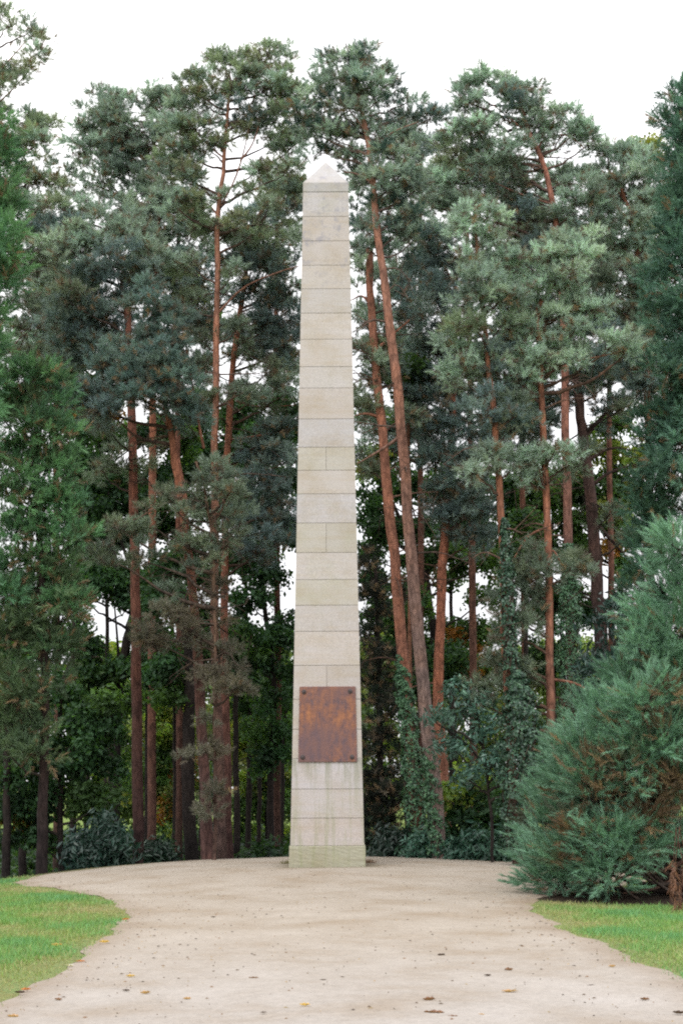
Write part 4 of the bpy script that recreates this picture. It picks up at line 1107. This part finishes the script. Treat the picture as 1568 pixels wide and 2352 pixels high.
grow('broadleaf_tree', 'dark leafy tree between the pine trunks and the left side of the obelisk', 'tree', 15,
     [(620, 1985), (622, 1800), (630, 1600), (615, 1450), (600, 1300), (610, 1150)], 18, 8,
     [(620, 1000, 60, 35), (560, 960, 50, 35), (660, 950, 40, 35), (590, 1080, 60, 35), (660, 1120, 40, 35), (560, 1150, 50, 35), (620, 1200, 60, 35), (670, 1230, 30, 35), (560, 1290, 60, 35), (610, 1330, 40, 30), (580, 1390, 50, 30), (555, 1450, 40, 30), (630, 1480, 60, 25), (670, 1440, 26, 25), (590, 1530, 50, 22), (650, 1540, 40, 22, sp), (630, 1620, 50, 24, sp), (580, 1690, 50, 24, m_), (650, 1690, 30, 24), (620, 1750, 50, 22)],
     pal=DG, seed=43, limbs=[[(615, 1450), (650, 1420), (680, 1400)], [(606, 1760), (575, 1740), (545, 1750)]], **dd)
grow('broadleaf_tree', 'small yellow and orange leaved tree glimpsed between the red trunks low on the left', 'tree', 24,
     [(400, 1985), (402, 1800), (404, 1650)], 10, 5,
     [(380, 1640, 40, 40, y_), (410, 1700, 40, 40, y_), (370, 1740, 40, 40, m_), (420, 1780, 40, 40, o_), (390, 1840, 45, 40, o_), (350, 1820, 40, 40, m_), (420, 1880, 36, 30, m_), (340, 1680, 36, 36, y_)],
     pal=YG, seed=44, **dd)
grow('broadleaf_tree', 'lime green tree in the clearing just left of the obelisk', 'tree', 26,
     [(610, 1980), (612, 1850), (608, 1650)], 10, 5,
     [(580, 1640, 50, 40, y_), (640, 1650, 40, 40, m_), (560, 1720, 40, 40, y_), (600, 1800, 50, 40, y_), (570, 1860, 40, 36, m_), (650, 1730, 36, 40, m_), (640, 1850, 36, 30, m_)],
     pal=YG, seed=45, **dd)
grow('broadleaf_tree', 'dark tree in the shade behind the left conifer with a few orange leaves', 'tree', 10,
     [(140, 1995), (138, 1800), (140, 1600), (170, 1500)], 16, 9,
     [(120, 1600, 50, 40), (180, 1650, 50, 40), (230, 1680, 50, 35), (60, 1780, 60, 40), (150, 1730, 60, 40), (210, 1760, 50, 40), (30, 1860, 60, 40), (110, 1840, 50, 40), (180, 1840, 50, 36, m_), (230, 1840, 40, 36, m_), (70, 1930, 60, 26), (20, 1700, 40, 60), (40, 1890, 30, 15, o_), (230, 1620, 40, 30, m_)],
     pal=DG, seed=46, **dd)
grow('broadleaf_tree', 'tall dark leafed tree filling the gap behind the left pines', 'tree', 18,
     [(170, 1985), (165, 1700), (172, 1500), (180, 1200), (185, 900)], 18, 9,
     [(120, 680, 60, 40, dict(pal=YG, den=.5)), (190, 640, 50, 35, dict(pal=MG, den=.6)), (150, 760, 60, 45, m_), (110, 830, 50, 45), (170, 870, 60, 45), (230, 920, 50, 40), (140, 960, 60, 45), (170, 1060, 45, 45), (120, 700, 50, 35), (420, 640, 30, 28, y_), (440, 690, 40, 36, y_), (470, 760, 40, 40, m_), (410, 1020, 50, 40, m_), (330, 1010, 50, 40), (360, 1120, 50, 40)],
     pal=DG, seed=47, **dd)
grow('broadleaf_tree', 'dark leafy tree showing between the orange trunks right of the obelisk', 'tree', 17,
     [(990, 1985), (992, 1700), (1000, 1500), (985, 1380), (975, 1300)], 26, 14,
     [(940, 1130, 40, 40), (960, 1220, 40, 36), (1020, 1280, 45, 30, m_), (1060, 1300, 40, 26, m_), (880, 1230, 36, 40), (850, 1180, 30, 50), (870, 1330, 40, 26), (850, 1420, 30, 30), (900, 1450, 40, 36), (1050, 1470, 45, 26, o_), (1010, 1520, 50, 36), (1080, 1540, 50, 30, o_), (960, 1600, 45, 40), (1090, 1450, 40, 22, m_), (1120, 1300, 40, 34, m_), (1110, 1380, 30, 26, m_), (1130, 1460, 36, 30, m_), (850, 1060, 30, 36, y_), (840, 960, 30, 30, dict(pal=MG, den=.6))],
     pal=DG, seed=48, limbs=[[(998, 1480), (1010, 1400), (1020, 1330)], [(986, 1390), (960, 1340), (950, 1290)]], **dd)
grow('broadleaf_tree', 'sunlit yellow green tree behind the crooked dark trunk on the right', 'tree', 20,
     [(1420, 1985), (1425, 1600), (1420, 1300), (1410, 1050)], 20, 9,
     [(1420, 990, 50, 36, m_), (1380, 1040, 40, 36, y_), (1440, 1060, 50, 36, y_), (1390, 1110, 40, 36, m_), (1440, 1130, 50, 30, y_), (1330, 1100, 40, 40), (1390, 1190, 45, 30, y_), (1440, 1230, 40, 30, m_), (1320, 1200, 40, 40, m_), (1400, 1270, 45, 26, o_), (1440, 1310, 40, 26, m_), (1320, 1290, 36, 36, m_), (1240, 1150, 60, 50), (1210, 1220, 50, 40), (1100, 1270, 40, 30, m_), (1200, 1290, 40, 26, m_)],
     pal=MG, seed=49, limbs=[[(1420, 1300), (1380, 1220), (1350, 1150)], [(1412, 1130), (1450, 1060), (1480, 1000)]], **dd)
grow('broadleaf_tree', 'pale yellow green treetop peeping above the pines at the upper right', 'tree', 24,
     [(1490, 1985), (1490, 1000), (1490, 450), (1490, 330)], 20, 5,
     [(1490, 330, 30, 20, dict(den=.6)), (1450, 350, 25, 20, dict(den=.6)), (1510, 345, 25, 28, dict(den=.7)), (1480, 370, 50, 26), (1500, 500, 50, 60), (1470, 600, 50, 60, m_), (1500, 800, 50, 80, m_)],
     pal=[(.17, .19, .05), (.14, .17, .05)], seed=50, **dd)
FG = 'leafy trees filling the gaps far back'
for i, (u, Y, vt, lab, bl) in enumerate([
        (570, 20, 1060, 'far leafy tree in the gap left of the obelisk', [(570, 1060, 70, 40), (640, 1140, 50, 40), (560, 1190, 70, 40), (640, 1230, 40, 36), (540, 1290, 60, 36), (600, 1270, 40, 30), (660, 1020, 30, 36), (540, 1480, 50, 30, m_)]),
        (250, 20, 1010, 'far leafy tree left of the straight dark red trunk', [(250, 1010, 70, 40), (290, 1120, 60, 40), (230, 1220, 60, 40), (180, 1260, 50, 40), (280, 1250, 50, 36), (340, 1190, 50, 36), (200, 1130, 50, 36), (170, 1350, 40, 36), (300, 1390, 36, 26), (215, 1310, 40, 26), (340, 1330, 36, 30), (330, 1480, 40, 26), (180, 1450, 36, 26), (300, 1620, 40, 30, m_)]),
        (400, 21, 1130, 'far leafy tree between the bluish pine and the twin trunks', [(400, 1120, 50, 40), (380, 1230, 50, 40), (430, 1310, 50, 36), (460, 1180, 50, 40), (420, 1080, 40, 30), (470, 960, 40, 36), (440, 930, 36, 36), (540, 1000, 50, 36), (480, 1090, 40, 36), (400, 1400, 50, 30), (460, 1430, 40, 36), (370, 1520, 40, 36), (400, 1000, 50, 40), (450, 1040, 40, 36)]),
        (1040, 21, 1130, 'far leafy tree behind the short dark bluish pine', [(1000, 1120, 45, 40), (1060, 1220, 50, 36), (960, 1290, 40, 36), (930, 1400, 36, 40), (1030, 1330, 30, 20, m_), (950, 1500, 50, 36), (1040, 1560, 50, 36), (1110, 1500, 40, 30, o_), (880, 1140, 30, 40), (850, 1280, 26, 30), (850, 1090, 30, 30), (900, 1050, 36, 36), (920, 1230, 40, 30), (860, 1380, 26, 22), (1080, 1150, 40, 36), (1150, 1130, 40, 36), (1110, 1220, 36, 30), (1020, 1450, 36, 24)]),
        (1270, 22, 1150, 'far leafy tree behind the ivy columns on the right', [(1250, 1130, 60, 50), (1220, 1260, 50, 40), (1330, 1150, 50, 50), (1330, 1260, 45, 40, m_), (1280, 1380, 50, 40), (1240, 1420, 45, 40), (1340, 1400, 40, 40), (1230, 1520, 50, 40), (1300, 1540, 50, 40), (1180, 1180, 40, 40), (1160, 1280, 40, 36, m_), (1100, 1560, 50, 36), (1430, 1150, 40, 40, m_)])]):
    grow('broadleaf_tree', lab, 'tree', Y, [(u, 1985), (u + 4, 1700), (u - 4, 1400), (u, vt)], 16, 6, bl, pal=DG + DG[:1] + MG[:1], seed=140 + i, **{**dd, 'group': FG})
grow('evergreen_tree', 'dark laurel like evergreen behind the young sequoia', 'tree', 3.5,
     [(1430, 2000), (1425, 1800), (1415, 1600), (1410, 1480)], 14, 6,
     [(1430, 1400, 45, 36), (1390, 1450, 40, 36), (1450, 1460, 40, 40), (1360, 1510, 40, 40), (1420, 1520, 50, 40), (1390, 1590, 40, 36), (1370, 1650, 36, 36), (1420, 1650, 50, 50)],
     kind='bigleaf', pal=[(.026, .062, .05), (.032, .072, .055), (.022, .05, .042)], mat=M_IVY, bark=BK, barkmat=M_DARKBARK, brown=0, density=1.6, seed=51)
grow('yew_tree', 'near black yew close to the right flank of the obelisk', 'tree', 10.5,
     [(870, 1990), (872, 1700), (868, 1450), (862, 1300)], 20, 8,
     [(850, 1320, 30, 40), (880, 1380, 36, 40, sp), (850, 1470, 30, 40), (890, 1520, 40, 40), (860, 1580, 36, 40), (895, 1640, 40, 40), (860, 1700, 36, 40), (900, 1760, 36, 40), (870, 1800, 36, 36), (900, 1850, 40, 40), (860, 1910, 36, 40), (910, 1930, 40, 36), (850, 1840, 26, 36)],
     kind='pine', pal=[(.02, .026, .02), (.028, .034, .024), (.022, .04, .026)], bark=BK, barkmat=M_DARKBARK, brown=0.25, density=2.2, seed=52, up=0.2)
grow('chestnut_tree', 'young chestnut with long drooping leaves in front of the ivy trunks', 'tree', 3.2,
     [(1130, 1985), (1125, 1850), (1110, 1720), (1090, 1620)], 9, 4,
     [(1050, 1580, 24, 12, sp), (1110, 1610, 30, 14), (1060, 1640, 36, 14), (1010, 1650, 22, 10, sp), (1150, 1650, 34, 15), (1210, 1690, 34, 16), (1090, 1690, 40, 14), (1170, 1720, 40, 15), (1040, 1720, 26, 12, sp), (1230, 1750, 30, 16), (1120, 1760, 40, 14), (1190, 1790, 34, 14), (1070, 1780, 24, 12, sp)],
     kind='bigleaf', pal=[(.065, .15, .11), (.08, .165, .115), (.055, .125, .095)], mat=M_IVY, bark=BK, barkmat=M_DARKBARK, brown=0, density=1.15, seed=53, scale=0.8,
     limbs=[[(1115, 1760), (1060, 1700), (1000, 1660)], [(1120, 1800), (1180, 1740), (1240, 1720)]])
grow('shrub', 'dark leafy undergrowth bush with yellow glimpses beneath the young chestnut', 'shrub', 6,
     [(1100, 1985), (1095, 1920), (1090, 1880)], 8, 4,
     [(1050, 1890, 36, 28), (1110, 1880, 46, 30), (1080, 1940, 50, 30), (1140, 1930, 45, 36), (1090, 1840, 36, 24), (1150, 1860, 36, 30), (1030, 1840, 25, 20, dict(pal=YG, den=.5)), (1090, 1790, 22, 18, dict(pal=YG, den=.5))],
     kind='leaf', pal=DG, mat=M_LEAF, bark=BK, barkmat=M_DARKBARK, brown=0, density=1.5, seed=54, crown='foliage', stem='stem')
for i, (u, Y, lab, bl) in enumerate([
        (240, 27, 'sunlit bright green tree beyond the shade left of the straight red trunk', [(240, 1500, 45, 26), (200, 1540, 40, 26), (260, 1560, 40, 30), (220, 1600, 45, 30), (170, 1600, 36, 30), (250, 1650, 40, 30)]),
        (350, 28, 'sunlit bright green tree glimpsed right of the straight red trunk', [(350, 1560, 40, 30), (390, 1590, 40, 30), (340, 1640, 40, 36), (300, 1720, 36, 36), (360, 1900, 40, 26), (290, 1800, 36, 30)]),
        (590, 27, 'sunlit bright green tree between twin trunks and obelisk', [(560, 1560, 50, 30), (640, 1570, 40, 30), (600, 1620, 50, 30), (560, 1700, 40, 30), (650, 1790, 30, 30), (560, 1920, 50, 22), (640, 1920, 36, 22)]),
        (870, 27, 'sunlit yellowish tree low behind the near black yew', [(860, 1790, 36, 36), (890, 1830, 36, 36), (850, 1860, 30, 30), (900, 1720, 30, 30)])]):
    grow('broadleaf_tree', lab, 'tree', Y, [(u, 1985), (u + 3, 1800), (u, bl[0][1] + 30)], 9, 5, [(*b, dict(pal=YG + MG)) for b in bl], pal=YG, seed=170 + i, **{**dd, 'group': 'sunlit trees past the shade', 'density': 2.2})
SH = 'low shrubs along the shaded edge of the gravel'
for i, (u, Y, hgt, wid, pal, lab) in enumerate([
        (990, 5.5, 70, 45, [(.04, .11, .075), (.05, .125, .08)], 'low shrub with broad light leaves at the ivy clad trunk foot'),
        (1075, 5.0, 60, 60, [(.035, .095, .065), (.045, .11, .07)], 'low shrub left of the sequoia at the gravel edge'),
        (1160, 4.5, 70, 50, [(.03, .085, .055), (.04, .10, .065)], 'low shrub touching the young sequoia at the gravel edge'),
        (895, 7.0, 70, 45, [(.015, .035, .025), (.02, .045, .03)], 'nearly black low shrub right of the obelisk plinth'),
        (250, 6.5, 100, 48, [(.022, .058, .042), (.028, .068, .047)], 'bluish green shrub left of the straight dark red pine trunk'),
        (200, 8.0, 70, 40, [(.02, .055, .045), (.028, .065, .05)], 'small dark shrub under the left trees'),
        (362, 10.0, 44, 32, [(.018, .048, .03), (.024, .052, .032)], 'small dark shrub right of the straight dark red pine trunk')]):
    vb = 1990
    bl = [(u + dx * wid * .6, vb - hgt * f, wid * .5, hgt * .22) for f, dx in ((.85, 0), (.65, -.5), (.65, .5), (.4, -.8), (.4, 0), (.4, .8), (.15, -.7), (.15, .1), (.15, .8))]
    grow('shrub', lab, 'shrub', Y, [(u, vb + 10), (u, vb - hgt * .4), (u + 4, vb - hgt * .7)], 5, 3, bl, kind='bigleaf', pal=pal, mat=M_IVY, bark=BK, barkmat=M_DARKBARK,
         brown=0, density=1.5, seed=60 + i, group=SH, crown='foliage', stem='stem', sides=6)
# thin dark trunks standing in the shade
TH = 'thin dark trunks in the shade of the wood'
for i, (u, Y, wpx, vt, lean, lab) in enumerate([
        (15, 9, 22, 1500, 4, 'dark trunk nearest the left picture edge'), (52, 13, 20, 1520, -4, 'thin dark trunk left of the conifer trunk'),
        (196, 16, 14, 1560, 10, 'slim dark trunk leaning behind the left shrub'), (338, 17, 16, 1500, 3, 'dark trunk hidden just right of the straight red pine trunk'),
        (412, 20, 10, 1560, -3, 'pencil thin trunk between the red trunk and the black one'), (462, 13, 16, 1500, 4, 'dark stem between the black trunk and the double pine'),
        (545, 14, 18, 1500, -6, 'dark trunk just right of the double pine trunks'), (568, 20, 11, 1600, 6, 'first slim trunk in the bright gap left of the obelisk'),
        (592, 22, 12, 1560, 14, 'second slim trunk in the bright gap, leaning right'), (645, 19, 12, 1600, 10, 'slim trunk closest to the left side of the obelisk'),
        (935, 15, 14, 1400, -8, 'dark trunk behind the ivy column'), (1040, 14, 20, 1550, -4, 'dark trunk low behind the young chestnut'),
        (1205, 15, 16, 1250, 3, 'dark trunk between the ivy mound and the pale sprayed pine'), (955, 9.5, 14, 900, -18, 'brown trunk squeezed between the two leaning pines')]):
    bl = [(u + lean - 20, vt + 20, 36, 26), (u + lean + 24, vt - 10, 36, 26), (u + lean, vt - 40, 36, 26)]
    grow('thin_tree', lab, 'tree', Y, [(u, 1990), (u + lean * .3, 1850), (u + lean * .6, 1700), (u + lean, vt)], wpx, wpx * .6, bl,
         pal=DG + MG, seed=80 + i, **{**dd, 'group': TH, 'bark': BK if Y != 9.5 else ((.10, .06, .045), (.18, .085, .055))})

# ivy climbing the trunks
def ivy(label, Y, path, w, n, pal, seed, spread=1.0):
    rng = np.random.default_rng(seed)
    P = spline([at(u, v, Y) for u, v in path], 40)
    s = sc(Y)
    t = rng.random(n) * 39
    i = np.clip(t.astype(int), 0, 38); f = (t - i)[:, None]
    c = P[i] * (1 - f) + P[i + 1] * f
    ww = np.interp(t, np.linspace(0, 39, len(w)), w) * s * 0.5
    a = rng.random(n) * 2 * math.pi
    out = np.stack([np.cos(a), np.sin(a), np.zeros(n)], -1)
    bump = 1 + 0.22 * np.sin(t * 1.1 + a * 2) + 0.12 * np.sin(t * 2.7 - a)
    pos = c + out * (ww * bump * rng.uniform(0.75, 1.15, n))[:, None]
    nrm = unit(out + np.array([0, 0, 0.45]) + rng.normal(0, 0.35, (n, 3)))
    d = unit(np.cross(nrm, rng.normal(size=(n, 3)))) + np.array([0, 0, -0.9]); d = unit(d - nrm * (d * nrm).sum(-1, keepdims=True))
    sd_ = np.cross(d, nrm)
    L = rng.uniform(0.05, 0.085, (n, 1)) * spread; W = L * 0.85
    Vv = np.stack([pos - d * L * .3, pos + sd_ * W * .5 + nrm * .01, pos + d * L * .7 - nrm * .01, pos - sd_ * W * .5 + nrm * .01], 1)
    C = np.array(pal)[rng.integers(0, len(pal), n)] * rng.uniform(.6, 1.4, (n, 1))
    base = P[0]
    r = empty('ivy', tuple(base)); tag(r, label, 'ivy', 'ivy climbing the pine trunks')
    mesh_obj('foliage', Vv.reshape(-1, 3), np.arange(n * 4).reshape(n, 4), M_IVY, r, C, offset=base)
    tb = Tubes()
    for k in range(5):
        a0 = rng.random() * 6.28
        q = P + np.stack([np.cos(a0 + np.arange(40) * .12), np.sin(a0 + np.arange(40) * .12), np.zeros(40)], -1) * (np.interp(np.arange(40), np.linspace(0, 39, len(w)), w) * s * .42)[:, None]
        tb.add(q, np.linspace(.02, .006, 40), (.06, .045, .035), 5)
    tb.build('stem', M_DARKBARK, r, base)


IV = [(.075, .175, .085), (.06, .15, .08), (.095, .205, .10), (.04, .10, .055)]
IVD = [(.04, .095, .055), (.032, .08, .05), (.055, .12, .065), (.022, .055, .035)]
ivy('tall ivy column on the orange trunk nearest the obelisk', 7, [(962, 1960), (950, 1800), (936, 1650), (925, 1560), (920, 1505)], [50, 44, 38, 30, 18], 7400, IV, 201)
ivy('ivy on the foot of the pinkish grey leaning trunk', 5, [(1004, 1960), (996, 1850), (988, 1760), (984, 1700)], [40, 34, 30, 16], 3200, IV, 202)
ivy('bulging ivy mound on the slim trunk behind the chestnut', 2.2, [(1190, 1960), (1190, 1820), (1194, 1700), (1192, 1610), (1186, 1540)], [60, 84, 88, 70, 24], 5600, IVD, 203, 1.05)
ivy('thin ivy strand high on the slim trunk above the mound', 2.3, [(1172, 1540), (1168, 1420), (1162, 1300), (1158, 1190)], [34, 34, 30, 14], 2300, IVD, 204)
ivy('long ivy column on the rightmost straight trunk', 8.4, [(1316, 1960), (1312, 1700), (1308, 1500), (1306, 1360), (1304, 1250)], [56, 56, 52, 44, 24], 8200, IV, 205)
ivy('ivy strip low between the double pine trunks', 8.6, [(500, 1990), (498, 1880), (500, 1780), (500, 1700)], [26, 26, 22, 12], 1500, [(.03, .08, .055), (.025, .06, .05)], 206)

# ------------------------------------------------------------------ the far wood beyond the clearing
fw = Foliage('farleaf', 400)
rngF = np.random.default_rng(400)
FARP = [(.10, .15, .04), (.08, .13, .04), (.13, .16, .05), (.06, .10, .035), (.12, .13, .05)]
tbf = Tubes()
for k in range(64):
    x = -52 + 104 * (k + rngF.random()) / 64
    Y = rngF.uniform(46, 60)
    H = rngF.uniform(7.0, 10.5)
    pal = [FARP[rngF.integers(5)], FARP[rngF.integers(5)]]
    tbf.add([(x, Y, -2), (x + .2, Y, H * .4), (x, Y, H * .8)], [.2, .15, .05], (.05, .04, .035), 6)
    for j in range(7):
        c = np.array([x + rngF.normal(0, 1.5), Y + rngF.normal(0, 1.2), H * rngF.uniform(.05, .92)])
        fill_blob(fw, None, c, rngF.uniform(1.3, 2.2), 1.5, rngF.uniform(.9, 1.5), pal, 1.5, .4, 0, 1.0, rngF, (.05, .04, .03), 'farleaf')
fwo = fw.build('far_woodland', M_LEAF, None, np.array([0., 50., -1.3]))
tag(fwo, 'hazy bright green wood beyond the clearing, seen between the trunks', 'woodland', kind='stuff')

ug = Foliage('farleaf', 500)
rngU = np.random.default_rng(500)
for k in range(420):
    Yk = rngU.uniform(13, 44)
    xk = rngU.uniform(-1, 1) * (Yk + 30) * 0.27
    fill_blob(ug, None, np.array([xk, Yk, float(gh(xk, Yk)) + .3]), rngU.uniform(.5, 1.1), .7, rngU.uniform(.35, .8), [(.028, .06, .03), (.035, .07, .03), (.02, .045, .025)], 1.6, .7, 0, .7, rngU, (.05, .04, .03), 'farleaf')
ugo = ug.build('undergrowth', M_LEAF, None, np.array([0., 28., -1.3]))
tag(ugo, 'dark bramble and fern growth covering the floor of the wood', 'undergrowth', kind='stuff')

# ------------------------------------------------------------------ sky, sun, camera
w = bpy.data.worlds.new('World'); scene.world = w; w.use_nodes = True
nt = w.node_tree; ns, ls = nt.nodes, nt.links; ns.clear()
SUN_EL, SUN_AZ = math.radians(52), math.radians(205)           # azimuth measured from +Y, clockwise
sky = ns.new('ShaderNodeTexSky'); sky.sky_type = 'NISHITA'; sky.sun_disc = False
sky.sun_elevation = SUN_EL; sky.sun_rotation = SUN_AZ
sky.air_density = 1.0; sky.dust_density = 4.0; sky.ozone_density = 1.0
hsv = ns.new('ShaderNodeHueSaturation'); hsv.inputs['Saturation'].default_value = 0.25
ls.new(sky.outputs[0], hsv.inputs['Color'])
tc = ns.new('ShaderNodeTexCoord'); sx = ns.new('ShaderNodeSeparateXYZ'); ls.new(tc.outputs['Generated'], sx.inputs[0])
# cloud deck: brighter overhead than at the horizon
mr = ns.new('ShaderNodeMapRange'); mr.inputs['From Min'].default_value = 0.0; mr.inputs['From Max'].default_value = 1.0
mr.inputs['To Min'].default_value = 9.5; mr.inputs['To Max'].default_value = 27.0
ls.new(sx.outputs['Z'], mr.inputs['Value'])
cl = ns.new('ShaderNodeTexNoise'); cl.inputs['Scale'].default_value = 2.2; cl.inputs['Detail'].default_value = 4.0
ls.new(tc.outputs['Generated'], cl.inputs['Vector'])
rc_ = ramp(ns, [(0.3, (0.93, 0.93, 0.97)), (0.7, (1.04, 1.03, 1.02))]); ls.new(cl.outputs[0], rc_.inputs[0])
cloud = mixc(ns, ls, 1.0, rc_.outputs[0], mr.outputs[0], 'MULTIPLY')
fin = mixc(ns, ls, 0.85, hsv.outputs[0], cloud)
bg = ns.new('ShaderNodeBackground'); bg.inputs['Strength'].default_value = 0.13
ls.new(fin, bg.inputs['Color'])
out = ns.new('ShaderNodeOutputWorld'); ls.new(bg.outputs[0], out.inputs[0])

sl = bpy.data.lights.new('sun', 'SUN'); sl.energy = 1.3; sl.angle = math.radians(20); sl.color = (1.0, 0.96, 0.9)
so = bpy.data.objects.new('sun', sl); COL.objects.link(so)
sd = Vector((math.sin(SUN_AZ) * math.cos(SUN_EL), math.cos(SUN_AZ) * math.cos(SUN_EL), math.sin(SUN_EL)))
so.rotation_euler = sd.to_track_quat('Z', 'Y').to_euler()
so.location = sd * 60

cd = bpy.data.cameras.new('camera'); co_ = bpy.data.objects.new('camera', cd); COL.objects.link(co_)
cd.sensor_fit = 'VERTICAL'; cd.sensor_height = 24.0; cd.lens = F_PX / 2352.0 * 24.0
cd.clip_start = 0.1; cd.clip_end = 3000
co_.matrix_world = Matrix.Translation(Vector(CAM)) @ CM.to_4x4()
scene.camera = co_

scene.render.engine = 'CYCLES'
scene.cycles.max_bounces = 6; scene.cycles.diffuse_bounces = 3; scene.cycles.transmission_bounces = 3
scene.cycles.use_denoising = False
scene.cycles.pixel_filter_type = 'BLACKMAN_HARRIS'; scene.cycles.filter_width = 2.1
scene.view_settings.view_transform = 'Standard'; scene.view_settings.look = 'None'
scene.view_settings.exposure = 0.0; scene.view_settings.gamma = 1.0
